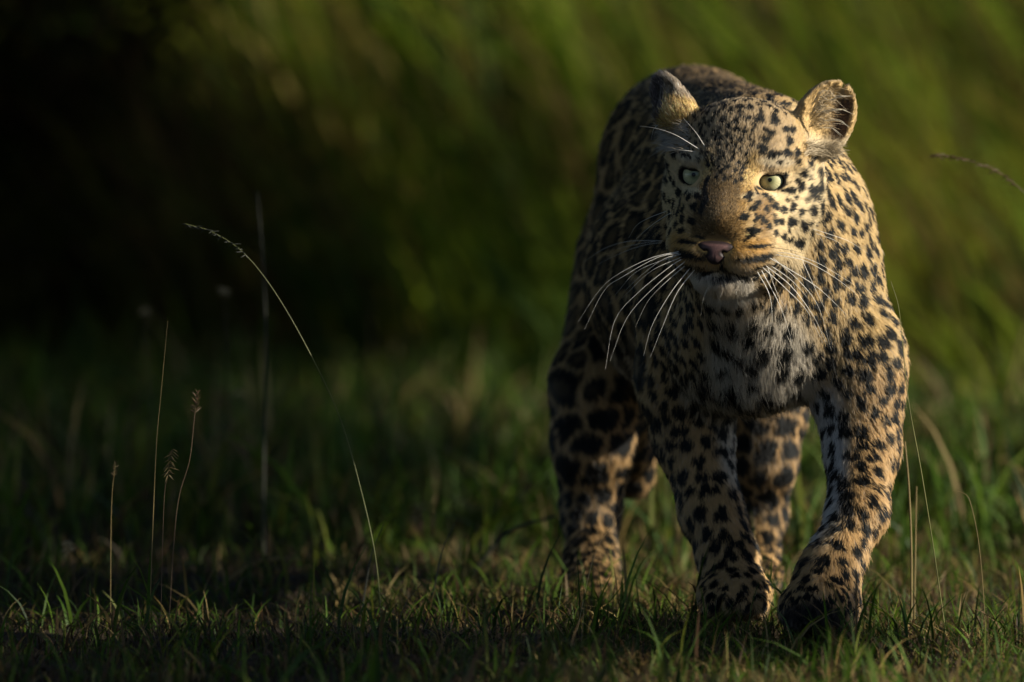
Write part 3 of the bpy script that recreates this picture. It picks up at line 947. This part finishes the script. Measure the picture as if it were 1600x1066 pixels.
def spot_mask(P, N, D, r, jit=0.0):
    """0..1 black marking at each point."""
    n = len(P)
    Q = P + rng.normal(0, 1, P.shape) * jit if jit else P
    q1 = np.full(n, 9.0); q2 = np.full(n, 9.0)
    C, CN, CD, R_, EL, BIG = SPOTS
    cs = .06
    key = np.floor(Q / cs).astype(int)
    kk = (key[:, 0] + 50) * 1000000 + (key[:, 1] + 50) * 1000 + key[:, 2] + 50
    so = np.argsort(kk); ks = kk[so]
    rs = np.random.default_rng(3)
    harm = rs.normal(0, 1, (len(C), 3)) * np.array([.16, .13, .09]); ph = rs.uniform(0, 6.28, (len(C), 3))
    for i in range(len(C)):
        c = C[i]; k = np.floor(c / cs).astype(int); ids = []
        for a in (-1, 0, 1):
            for b in (-1, 0, 1):
                base = (k[0] + a + 50) * 1000000 + (k[1] + b + 50) * 1000 + k[2] + 50
                lo, hi = np.searchsorted(ks, base - 1), np.searchsorted(ks, base + 1, 'right')
                if hi > lo: ids.append(so[lo:hi])
        if not ids: continue
        ids = np.concatenate(ids)
        d = Q[ids] - c
        n_ = CN[i]; t = CD[i]; b_ = np.cross(n_, t)
        dn = d @ n_
        x = d @ t / (R_[i] * math.sqrt(EL[i])); z = d @ b_ / (R_[i] / math.sqrt(EL[i]))
        e = np.sqrt(x * x + z * z + (dn / (R_[i] * 1.6)) ** 2)
        th = np.arctan2(z, x)
        e = e / (1 + sum(harm[i, j] * np.cos((j + 2) * th + ph[i, j]) for j in range(3)))
        m1 = e < q1[ids]
        q2[ids] = np.where(m1, q1[ids], np.minimum(q2[ids], e))
        q1[ids] = np.where(m1, e, q1[ids])
    m = (1 - sstep(.88, 1.08, q1))
    gap = np.where(r['hind'] > .5, .20, .12)
    m = m * sstep(gap * .6, gap * 1.3, q2 - q1)
    # paler heart of some rosettes
    hearts = .30 * r['hind'] * (1 - sstep(.22, .50, q1)) * (1 - r['hleg'])
    # marks read off the face
    px, py = project(Q)
    face = (r['head'] > .05) & (N[:, 1] < .35)
    for rows, soft in ((FACE, .16), (LINES, .3)):
        for j, (x0, y0, a, b, ang) in enumerate(rows):
            ca, sa = math.cos(math.radians(ang)), math.sin(math.radians(ang))
            dx, dy = px - x0, py - y0
            sel = face & (np.abs(dx) < a + b + 6) & (np.abs(dy) < a + b + 6)
            if not sel.any(): continue
            u = dx[sel] * ca - dy[sel] * sa; v = dx[sel] * sa + dy[sel] * ca
            e = np.sqrt((u / a) ** 2 + (v / b) ** 2) * (1 + .14 * np.sin(3 * np.arctan2(v / b, u / a) + j))
            m[sel] = np.maximum(m[sel], 1 - sstep(1 - soft, 1 + soft, e))
    return m, hearts


def coat(P, N, D, r, jit=0.0):
    m, hearts = spot_mask(P, N, D, r, jit)
    c = base_colour(P, N, r)
    m = m * (1 - .75 * hearts)
    m = np.clip(m, 0, 1)
    c = mix(c, (.20, .115, .05), hearts * .9 * (m < .6))
    c = mix(c, DARK, m)
    eq = eye_q(r['H'])
    c = mix(c, (.003, .0025, .0025), (1 - sstep(1.20, 1.38, eq)) * (1 - sstep(.0262, .0305, eye_dist(r['H']))) * (r['head'] > .3))
    return c
FUR_DENSITY = 1.0
# ------------------------------------------------------------------ leopard: the thing and its parts
leopard = empty("leopard", (at(1150, 533, .45)[0], .45, 0))
tag(leopard, "spotted leopard walking towards the camera through short grass, its right side in shade", "leopard")
LP = np.array(leopard.location)

D0 = flow(BV, BN)
r0 = regions(BV, BN)
SPOTS = make_spots(BV + 0, BN, D0, r0)
bcol = coat(BV, BN, D0, r0)
skin = principled("coat_skin", rough=.85, attr="col", spec=.15)
body = mesh_obj("body", BV - LP, BQ, skin, leopard, cols=bcol)

# fur roots
QP = BV[BQ]
qc = QP.mean(1); qn = norm(BN[BQ].mean(1))
rq = regions(qc, qn)
tocam = norm(np.array([0, -CAM_D, CAM_H]) - qc)
facing = (qn * tocam).sum(1)
dens = np.where(rq['hind'] > .5, .55, .85)
dens = np.where(rq['head'] > .4, 2.3, dens)
dens = np.where(rq['bridge'] > .4, 3.6, dens)
dens *= np.where(facing < -.35, .25, 1.0)
eqq = eye_q(rq['H'])
dens *= np.where((eqq < 1.07) & (eye_dist(rq['H']) < .0275) & (rq['head'] > .4), 0, 1)
nosed = np.sqrt((rq['H'][:, 0] / .027) ** 2 + ((rq['H'][:, 2] + .088) / .018) ** 2)
dens *= np.where((nosed < .8) & (rq['H'][:, 1] < -.06), 0, 1)
expn = dens * BA * 1e6 * FUR_DENSITY
cnt = np.floor(expn + rng.random(len(expn))).astype(int)
qi = np.repeat(np.arange(len(BQ)), cnt)
u, v = rng.random(len(qi))[:, None], rng.random(len(qi))[:, None]
w4 = [(1 - u) * (1 - v), u * (1 - v), u * v, (1 - u) * v]
RP = sum(w4[k] * BV[BQ[qi, k]] for k in range(4))
RN = norm(sum(w4[k] * BN[BQ[qi, k]] for k in range(4)))
RR = regions(RP, RN)
RD = flow(RP, RN)
H = RR['H']; ax = np.abs(H[:, 0])
L = np.full(len(RP), .0135)
L = np.where(RR['hind'] > .5, .015, L)
L = L * (1 - RR['leg']) + .0145 * RR['leg']
L = L * (1 - RR['chest']) + .021 * RR['chest']
L = L * (1 - RR['belly']) + .032 * RR['belly']
ruff = RR['head'] * np.clip(sstep(.085, .11, ax) + sstep(-.085, -.115, H[:, 2]) * sstep(.0, .05, H[:, 1]), 0, 1)
hl = .0085 + .012 * ruff
hl = hl * (1 - RR['forehead']) + .0095 * RR['forehead']
hl = hl * (1 - RR['lip']) + .0065 * RR['lip']
hl = hl * (1 - RR['bridge']) + .0050 * RR['bridge']
hl = hl * (1 - RR['chin']) + .015 * RR['chin']
L = L * (1 - RR['head']) + hl * RR['head']
L = np.where(RR['earR'] > .4, .006, L)
L = np.where(RR['earL'] > .4, .0105, L)
L = np.where((RR['earL'] > .3) & (RR['py'] > 152) & (RR['px'] > 1030), .014, L)
L = np.where(RR['paw'] > .5, .011, L)
eq = eye_q(H)
L = np.where(eq < 1.7, np.minimum(L, .0013 + .007 * np.clip((eq - 1.07) / .6, 0, 1)), L)
L *= rng.uniform(.72, 1.2, len(L)) * np.where(rng.random(len(L)) < .05, 1.35, 1)
C = coat(RP, RN, RD, RR, jit=.0008)
# clumps share a lean and a tone
cell = np.where(RR['head'] > .5, .0032, .0062)
ck = np.floor(RP / cell[:, None] + rng.uniform(-.25, .25, RP.shape)).astype(np.int64)
hk = (ck[:, 0] * 73856093) ^ (ck[:, 1] * 19349663) ^ (ck[:, 2] * 83492791)
_, inv = np.unique(hk, return_inverse=True)
nc = inv.max() + 1
n_in = np.bincount(inv, minlength=nc)[:, None]
cen = np.stack([np.bincount(inv, RP[:, k], nc) for k in range(3)], 1) / n_in
lean = rng.normal(0, 1, (nc, 3)); tone = rng.normal(0, 1, nc)
B = np.cross(RN, RD)
side = (.16 * lean[inv, 0] + .12 * rng.normal(0, 1, len(RP)))[:, None]
lift = np.radians(np.where(RR['head'] > .5, 24, 23) + 6 * lean[inv, 1] + 7 * rng.normal(0, 1, len(RP)))
lift = np.where(RR['bridge'] > .4, lift * .8, lift)[:, None]
Dv = norm(RD + side * B)
l_ = L[:, None]
pts = np.empty((len(RP), 4, 3), np.float32)
pull = (cen[inv] - RP); pull -= RN * (pull * RN).sum(1, keepdims=True)
for i, t in enumerate((0, .36, .7, 1.0)):
    p = RP - RN * .0006 + l_ * t * (Dv * np.cos(lift) + RN * np.sin(lift)) - RN * (l_ * t * t * np.sin(lift) * .45)
    p[:, 2] -= (L * t * t * .06)
    pts[:, i] = p + pull * (.55 * t) - LP
C = C * (1 + .10 * tone[inv] + .10 * rng.normal(0, 1, len(RP)))[:, None]
C = C * np.where(RR['earL'] > .4, np.exp(.55 * rng.normal(0, 1, len(RP))), 1)[:, None]
C = C * np.where(RR['bridge'] > .4, np.exp(.5 * rng.normal(0, 1, len(RP))), 1)[:, None]
wht = (rng.random(len(RP)) < .03) & (C[:, 0] > .15)
C = np.where(wht[:, None], C * .6 + .16, C)
C = np.clip(C, .004, .85)

fur_mat, nt, out = new_mat("fur_strands")
a_c = nt.nodes.new("ShaderNodeAttribute"); a_c.attribute_name = "col"
a_n = nt.nodes.new("ShaderNodeAttribute"); a_n.attribute_name = "nrm"
df = nt.nodes.new("ShaderNodeBsdfDiffuse"); df.inputs["Roughness"].default_value = .3
nt.links.new(a_c.outputs["Color"], df.inputs["Color"])
nt.links.new(a_n.outputs["Vector"], df.inputs["Normal"])
hb = nt.nodes.new("ShaderNodeBsdfHairPrincipled"); hb.parametrization = 'COLOR'
nt.links.new(a_c.outputs["Color"], hb.inputs["Color"])
hb.inputs["Roughness"].default_value = .35
hb.inputs["Radial Roughness"].default_value = .5
ms = nt.nodes.new("ShaderNodeMixShader"); ms.inputs[0].default_value = .25
nt.links.new(df.outputs[0], ms.inputs[1]); nt.links.new(hb.outputs[0], ms.inputs[2])
nt.links.new(ms.outputs[0], out.inputs[0])


def hair_object(name, pts, rad, cols, nrms, mat, parent):
    n, k = pts.shape[:2]
    cu = bpy.data.hair_curves.new(name)
    cu.add_curves([k] * n)
    cu.points.foreach_set("position", np.ascontiguousarray(pts, np.float32).ravel())
    ra = cu.attributes.get("radius") or cu.attributes.new("radius", 'FLOAT', 'POINT')
    ra.data.foreach_set("value", np.ascontiguousarray(rad, np.float32).ravel())
    ca = cu.attributes.new("col", 'FLOAT_COLOR', 'CURVE')
    c4 = np.ones((n, 4), np.float32); c4[:, :3] = cols
    ca.data.foreach_set("color", c4.ravel())
    na = cu.attributes.new("nrm", 'FLOAT_VECTOR', 'CURVE')
    na.data.foreach_set("vector", np.ascontiguousarray(nrms, np.float32).ravel())
    cu.materials.append(mat)
    o = bpy.data.objects.new(name, cu)
    COL.objects.link(o); o.parent = parent
    return o


base_r = np.where(RR['head'] > .4, .00026, .00036) * rng.uniform(.8, 1.25, len(RP))
base_r = np.where(RR['bridge'] > .4, .00022, base_r)
rad = base_r[:, None] * np.array([1.0, .95, .65, .12])[None]
fur = hair_object("fur", pts, rad, C, RN * .85 + Dv * .15, fur_mat, leopard)
tag(fur, kind="stuff")
print("STRANDS", len(RP), "SPOTS", len(SPOTS[0]))
# ------------------------------------------------------------------ leopard: eyes, nose, whiskers, ear hair
def cap_mesh(R, th0, th1, nr, na, colf):
    th = np.linspace(th0, th1, nr); an = np.linspace(0, 2 * math.pi, na, endpoint=False)
    T, A = np.meshgrid(th, an, indexing='ij')
    v = np.stack([R * np.sin(T) * np.cos(A), R * np.sin(T) * np.sin(A), R * np.cos(T)], -1).reshape(-1, 3)
    f = [(i * na + j, i * na + (j + 1) % na, (i + 1) * na + (j + 1) % na, (i + 1) * na + j) for i in range(nr - 1) for j in range(na)]
    f = [q[::-1] for q in f]
    return v, np.array(f), colf(T.ravel(), A.ravel())


def iris_col(T, A):
    t = T / .94
    n = .5 + .25 * np.sin(A * 31 + 3 * np.sin(A * 5)) + .25 * np.sin(A * 53 + 1.7 + 9 * t)
    c = np.outer(1 - t, (.38, .37, .165)) + np.outer(t, (.54, .51, .30))
    c *= (.62 + .55 * n)[:, None]
    inner = 1 - sstep(.12, .42 + .16 * n, t)
    c = c * (1 - .72 * inner[:, None]) + inner[:, None] * np.array((.05, .07, .03)) * .72
    rim = sstep(.86, 1.0, t)
    return c * (1 - .9 * rim[:, None])


eye_mat = principled("eye_surface", rough=.3, attr="col", coat=.35, spec=.3)
pupil_mat = principled("pupil_black", (.002, .002, .002), rough=.3, coat=.15, spec=.2)
for sg, gaze in ((1, (.00, -1, .0)), (-1, (.00, -1, .0))):
    c = hw(EC * (sg, 1, 1))
    fw = norm(HM @ norm(np.array([.07 if sg > 0 else -.01, -1, .09])))
    rot = Vector(fw).to_track_quat('Z', 'Y')
    v, f, cc = cap_mesh(.0211, .62, math.pi - .01, 24, 64, lambda T, A: np.outer(np.ones(len(T)), (.004, .003, .003)))
    e = mesh_obj("eye", v, f, eye_mat, leopard, cols=cc)
    e.location = c - LP; e.rotation_mode = 'QUATERNION'; e.rotation_quaternion = rot
    v, f, cc = cap_mesh(.0213, .07, .94, 30, 160, iris_col)
    mesh_obj("iris", v, f, eye_mat, e, cols=cc)
    v, f, cc = cap_mesh(.0214, 0.002, .135, 6, 32, lambda T, A: np.zeros((len(T), 3)))
    mesh_obj("pupil", v, f, pupil_mat, e)

# nose leather, a finer distance field of its own
_nc = hw((0, -.085, -.093))
HO_KEEP = HO.copy(); HO = HO + HM @ np.array((0, .0025, -.0015))
GX = np.arange(_nc[0] - .036, _nc[0] + .036, .0009, dtype=np.float32)
GY = np.arange(_nc[1] - .03, _nc[1] + .03, .0009, dtype=np.float32)
GZ = np.arange(_nc[2] - .028, _nc[2] + .026, .0009, dtype=np.float32)
F = np.full((len(GX), len(GY), len(GZ)), 9.0, dtype=np.float32)
hell((0, -.080, -.0865), (.0300, .0130, .0074), .006)
hell((0, -.0805, -.092), (.0256, .0135, .0085), .006)
hell((0, -.0815, -.099), (.0175, .0127, .0085), .006)
hell((0, -.083, -.1055), (.0100, .0100, .0066), .006)
hell((.0140, -.0935, -.0970), (.0058, .0075, .0032), .003, cut=True, mirror=True, tilt=.75)
hcap((.015, -.0930, -.0965), (.0290, -.082, -.0890), .0022, .0012, .002, cut=True, mirror=True)
hcap((0, -.0985, -.089), (0, -.0945, -.112), .0014, .0012, .002, cut=True)
nv, nq = surface_nets(F)
nn, _ = vnormals(nv, nq)
HO = HO_KEEP
nh = to_head(nv)
dn = np.minimum(np.sqrt(((nh[:, 0] - .0145) / .008) ** 2 + ((nh[:, 2] + .0975) / .0055) ** 2), np.sqrt(((nh[:, 0] + .0145) / .008) ** 2 + ((nh[:, 2] + .0975) / .0055) ** 2))
pink = sstep(.9, 1.5, dn) * (1 - sstep(.015, .021, np.abs(nh[:, 0]))) * sstep(-.108, -.101, nh[:, 2]) * (1 - sstep(-.087, -.083, nh[:, 2]))
grain = .5 + .5 * np.sin(nh[:, 0] * 1900 + 2 * np.sin(nh[:, 2] * 1300)) * np.sin(nh[:, 2] * 2100)
nose_c = np.outer(1 - pink, (.018, .011, .011)) + np.outer(pink * (.75 + .4 * grain), (.095, .050, .046))
mesh_obj("nose", nv - LP, nq, principled("nose_leather", rough=.55, attr="col", spec=.3, noise=.25, nscale=420), leopard, cols=nose_c)

BPX, BPY = project(BV)
_front = BN[:, 1] < .3


def skin_y(px, py):
    m = _front & (np.abs(BPX - px) < 5) & (np.abs(BPY - py) < 5)
    return float(BV[m, 1].min()) if m.any() else 0.05


whisker_white = principled("whisker_white", (.82, .79, .72), rough=.4, trans=.3)
whisker_black = principled("whisker_black", (.02, .018, .016), rough=.4)
ZL = lambda x, y: (880 + x / 4.1, 340 + y / 4.1)
ZR = lambda x, y: (1150 + x / 4.633, 330 + y / 4.633)
ZT = lambda x, y: (1000 + x / 7.105, 110 + y / 7.105)
ZC = lambda x, y: (1000 + x / 3.947, 430 + y / 3.947)
WH = [(ZL, [(760, 215), (560, 260), (340, 370), (220, 480), (95, 670)], 1, .62), (ZL, [(765, 225), (600, 258), (380, 380), (260, 470), (135, 720)], 1, .62),
      (ZL, [(740, 240), (480, 340), (330, 500)], 1, .5), (ZL, [(780, 245), (560, 345), (380, 515)], 1, .55),
      (ZL, [(770, 262), (690, 310), (480, 480), (330, 660), (270, 975)], 1, .72), (ZL, [(790, 275), (600, 430), (410, 640), (300, 920)], 1, .72),
      (ZL, [(790, 300), (640, 430), (540, 540), (460, 705)], 1, .55), (ZL, [(820, 315), (690, 480), (570, 690), (515, 885)], 1, .75),
      (ZL, [(850, 325), (730, 480), (640, 690), (558, 895)], 1, .75), (ZL, [(640, 150), (520, 148), (400, 155), (260, 200), (132, 285)], 1, .6),
      (ZL, [(640, 160), (540, 172), (400, 215), (222, 300)], 1, .55), (ZL, [(600, 150), (470, 172), (345, 200)], 1, .5),
      (ZL, [(660, -40), (555, 0), (470, 50), (420, 130)], 1, .5), (ZL, [(690, -30), (630, 5), (540, 70), (440, 165)], 1, .55),
      (ZL, [(790, 100), (640, 210), (560, 300), (490, 600)], 0, .4), (ZL, [(770, 230), (640, 268), (500, 370), (395, 470)], 1, .5),
      (ZR, [(290, 315), (340, 325), (500, 360), (700, 470), (860, 590)], 1, .85), (ZR, [(300, 300), (400, 310), (600, 380), (850, 530)], 1, .65),
      (ZR, [(235, 335), (400, 430), (600, 560), (800, 750)], 1, .9), (ZR, [(215, 395), (400, 545), (560, 760), (650, 950)], 1, .85),
      (ZR, [(190, 405), (360, 560), (520, 730), (630, 960)], 1, .75), (ZR, [(150, 430), (240, 600), (262, 760), (257, 840)], 1, .75),
      (ZR, [(185, 430), (320, 690), (407, 950)], 1, .8), (ZR, [(475, 345), (550, 510), (620, 660), (690, 790)], 1, .5),
      (ZR, [(270, 340), (470, 520), (600, 700), (690, 1010)], 1, .6), (ZR, [(560, 130), (700, 175), (820, 220), (960, 310)], 1, .6),
      (ZR, [(575, 160), (700, 205), (780, 250)], 1, .5), (ZR, [(225, 258), (400, 285), (540, 320)], 0, .6),
      (ZR, [(150, 345), (300, 420), (480, 540)], 0, .6), (ZR, [(230, 410), (300, 600), (380, 730)], 1, .5), (ZR, [(260, 400), (400, 500), (520, 630)], 1, .7),
      (ZT, [(730, 860), (620, 690), (480, 530)], 1, .6), (ZT, [(680, 890), (400, 720), (180, 645), (0, 620)], 1, .6),
      (ZT, [(640, 908), (450, 885), (270, 900)], 1, .5), (ZT, [(215, 590), (150, 660), (125, 770)], 1, .5),
      (ZC, [(525, 40), (500, 120), (470, 200)], 1, .4), (ZC, [(575, 60), (595, 110), (605, 180)], 1, .4), (ZC, [(425, 60), (390, 150), (375, 250)], 1, .4),
      (ZC, [(690, 20), (700, 80), (690, 130)], 1, .4)]
for zf, ctrl, white, wd in WH:
    px = [zf(*p) for p in ctrl]
    y0 = skin_y(*px[0]) + .006
    n = len(px)
    P3 = [at(p[0], p[1], y0 - .012 * math.sin(min(1, i / (n - 1) * 1.6) * math.pi / 2) + .045 * (i / (n - 1)) ** 2) for i, p in enumerate(px)]
    cv = spline(P3, 14)
    v, f = tube(cv, np.linspace(wd * .72, wd * .12, 14) * .001, 5)
    mesh_obj("whisker", v - LP, f, whisker_white if white else whisker_black, leopard)

# long pale hair in the lit ear, grey tuft below the other ear
hp, hr, hc, hn = [], [], [], []


def lock(a, b, c, y0, y1, col, r=.00030):
    cv = spline([at(a[0], a[1], y0), at(b[0], b[1], (y0 + y1) / 2 - .01), at(c[0], c[1], y1)], 6)
    hp.append(cv - LP); hr.append(r * np.array([1, 1, .9, .7, .45, .1]))
    hc.append(np.array(col) * random.uniform(.75, 1.15)); hn.append((.3, -.9, .3))


ZE = lambda x, y: (1200 + x / 7.106, 110 + y / 7.106)
for i in range(200):
    t = random.random()
    a = ZE(430 + 150 * random.random() + 60 * (1 - t), 330 + 330 * t + random.uniform(-20, 20))
    ln = random.uniform(120, 330) * (1.0 if random.random() < .25 else .6)
    up = (1 - t) * 90 + random.uniform(0, 70)
    b = ZE((a[0] - 1200) * 7.106 + ln * .5, (a[1] - 110) * 7.106 - up)
    c = ZE((a[0] - 1200) * 7.106 + ln, (a[1] - 110) * 7.106 - up * (1.15 - 1.1 * random.random()))
    lock(a, b, c, .082, .07, random.choice([(.55, .42, .24), (.62, .52, .36), (.40, .27, .13)]), .00028)
for ctrl in ([(560, 480), (780, 425), (990, 510)], [(600, 560), (780, 560), (900, 640)], [(640, 350), (780, 300), (940, 290)], [(620, 640), (720, 640), (820, 740)],
             [(560, 500), (760, 440), (880, 445)]):
    for k in range(2):
        j = lambda: random.uniform(-10, 10)
        q = [ZE(p[0] + j(), p[1] + j()) for p in ctrl]
        lock(q[0], q[1], q[2], .075, .055, (.72, .64, .48), .00036)
for i in range(420):
    a = ZE(random.uniform(400, 800), random.uniform(800, 960))
    dx, dy = random.uniform(40, 130), random.uniform(-60, 40)
    lock(a, (a[0] + dx * .5 / 7.1, a[1] + (dy * .5 - 18) / 7.1), (a[0] + dx / 7.1, a[1] + dy / 7.1), skin_y(*a) + .002, .055, (.54, .44, .29), .00026)
for i in range(420):
    a = ZT(random.uniform(300, 560), random.uniform(560, 900))
    ln = random.uniform(100, 260); an = random.uniform(-.45, .5) + (a[1] - 212) / 60 * .5
    c = (a[0] - ln * math.cos(an) / 7.1, a[1] + ln * math.sin(an) / 7.1)
    b = ((a[0] + c[0]) / 2, (a[1] + c[1]) / 2 - 3)
    lock(a, b, c, skin_y(*a) + .004, skin_y(*a) + .03, random.choice([(.46, .42, .35), (.36, .32, .26), (.5, .42, .3)]), .00026)
eh = hair_object("ear_hair", np.array(hp), np.array(hr), np.array(hc), np.array(hn), fur_mat, leopard)
tag(eh, kind="stuff")
# ------------------------------------------------------------------ single grass stems, seed heads and fallen stalks
STEM_COL = {"green": (.085, .095, .022), "straw": (.16, .115, .035), "brown": (.085, .05, .022), "dark": (.014, .016, .008), "pale": (.34, .27, .14), "yellow": (.13, .125, .025)}
_sm = {k: principled("stem_" + k, v, rough=.55, noise=.25, nscale=25, trans=.2) for k, v in STEM_COL.items()}


def seed_head(root, path, col, size, drop):
    """Spikelets set alternately along the last stretch of a stem."""
    vs, fs, off = [], [], 0
    n = len(path)
    for i in range(n):
        for sg in (-1, 1):
            p = path[i] + np.array([random.uniform(-.3, .3), random.uniform(-.3, .3), 0]) * size * .2
            d = norm(np.array([sg * random.uniform(.2, .8), random.uniform(-.5, .5), drop + random.uniform(-.3, .3)]))
            l_ = size * random.uniform(.6, 1.2)
            v, f = tube(np.array([p, p + d * l_ * .4, p + d * l_]), [size * .03, size * .075, size * .008], 5)
            vs.append(v); fs.append(f + off); off += len(v)
    mesh_obj("seed_head", np.vstack(vs) - np.array(root.location), np.vstack(fs), _sm[col], root)


def stem(ctrl, y, col, r0, r1, label, head=None, kind="grass stem", group="single stems standing in the meadow", ytop=None, ground=True):
    ytop = y if ytop is None else ytop
    n = len(ctrl)
    P3 = np.array([at(p[0], p[1], y + (ytop - y) * i / (n - 1)) for i, p in enumerate(ctrl)])
    if ground:
        P3[0, 2] = min(P3[0, 2], ground_h(P3[0, 0], P3[0, 1]) - .004)
    cv = spline(P3, 6 * n)
    o = empty("grass_stem", tuple(cv[0]))
    tag(o, label, kind, group)
    v, f = tube(cv, np.linspace(r0, r1, len(cv)) * (.85 if 'long' in label else .6), 6)
    mesh_obj("stem", v - cv[0], f, _sm[col], o)
    if head:
        hc_, size, frac, drop = head
        k = int(len(cv) * (1 - frac))
        m = max(4, int((len(cv) - k) * 1.5))
        seg = spline(cv[k:], m)
        seed_head(o, seg, hc_, size, drop)
    return o


gy = ground_y
stem([(597, 972), (588, 880), (565, 770), (530, 650), (478, 540), (425, 450), (378, 393), (330, 362), (290, 350)], .16, "green", .0011, .0005,
     "long arching green stem bending over to the left, with a dark drooping seed head", ("dark", .011, .26, -.2))
stem([(232, 800), (243, 720), (252, 610), (262, 502)], .10, "straw", .0011, .0004, "thin straight pale stem, tallest on the left")
stem([(262, 880), (276, 800), (296, 720), (303, 660), (308, 614)], .12, "brown", .0010, .0006, "brown stem with a reddish bushy seed head", ("brown", .011, .20, .5))
stem([(250, 850), (256, 790), (262, 745), (270, 702)], .06, "brown", .0008, .0004, "short stem with a whitish green spiky seed head", ("straw", .013, .30, -.5))
stem([(172, 880), (174, 800), (180, 725)], .20, "straw", .0010, .0004, "thin pale stem standing far left with a small head", ("brown", .006, .2, .4))
stem([(411, 850), (413, 700), (416, 560), (412, 430), (402, 300)], 1.3, "dark", .0034, .0020, "dark upright blurred stem behind the arching one")
stem([(1424, 958), (1424, 860), (1420, 760), (1414, 690)], .22, "straw", .0030, .0018, "thick straw coloured stalk just right of the raised forepaw")
stem([(1428, 945), (1430, 870), (1432, 760)], .30, "straw", .0026, .0016, "shorter straw stalk close behind the thick straw coloured one")
stem([(1482, 1010), (1462, 880), (1440, 740), (1420, 630), (1411, 545), (1404, 480), (1392, 440)], -.02, "yellow", .0011, .0004,
     "long thin yellow green stem leaning over the shoulder of the leopard")
stem([(1541, 1000), (1536, 920), (1528, 840), (1516, 785), (1506, 771), (1488, 766)], .05, "straw", .0010, .0005, "thin straw stem with a hooked tip at the right edge of the meadow")
stem([(1715, 946), (1690, 700), (1660, 480), (1625, 340), (1580, 283), (1530, 256), (1488, 245), (1458, 241)], .6, "brown", .0016, .0010,
     "stem bowing in from the right edge with a drooping dark seed head", ("brown", .011, .45, -.15))
# stems below are fallen or leaning blades
stem([(893, 962), (925, 880), (950, 830), (978, 792)], -.06, "pale", .0008, .0003, "thin pale stem slanting in front of the far hind paw")
stem([(560, 925), (580, 870), (600, 818)], .35, "dark", .0022, .0008, "dark stiff blade leaning right, left of the two stiff blades", group="dark stiff blades")
stem([(668, 905), (690, 865), (711, 818)], .35, "dark", .0022, .0008, "dark stiff blade leaning right, beside the fallen twig", group="dark stiff blades")
stem([(722, 868), (790, 835), (870, 806)], 1.0, "dark", .0055, .0035, "dark fallen twig lying left of the hind leg", None, "twig", None)
stem([(490, 850), (590, 808), (680, 788)], 1.9, "straw", .0075, .0035, "blurred straw coloured stalk lying in the meadow behind the twig", None, "stalk", None)
stem([(330, 886), (400, 879), (470, 874)], .9, "straw", .0055, .003, "blurred pale stalk lying flat at the left", None, "stalk", None)
for (px, py, h, y, lab) in [(228, 480, 26, 2.2, "pale blurred seed head, topmost on the left"), (375, 610, 16, 2.0, "small pale blurred seed head near the dark upright stem"),
                            (108, 845, 26, .7, "pale seed head low at the far left edge"), (352, 450, 26, 1.6, "dim seed head hanging beside the arching stem")]:
    bpy_ = 10131 / (y + 10) - 13
    stem([(px + 6, bpy_), (px + 8, (bpy_ + py) / 2), (px, py + h), (px - 2, py)], y, "brown", .0012, .0008, lab, ("pale", .014, .25, -.2))
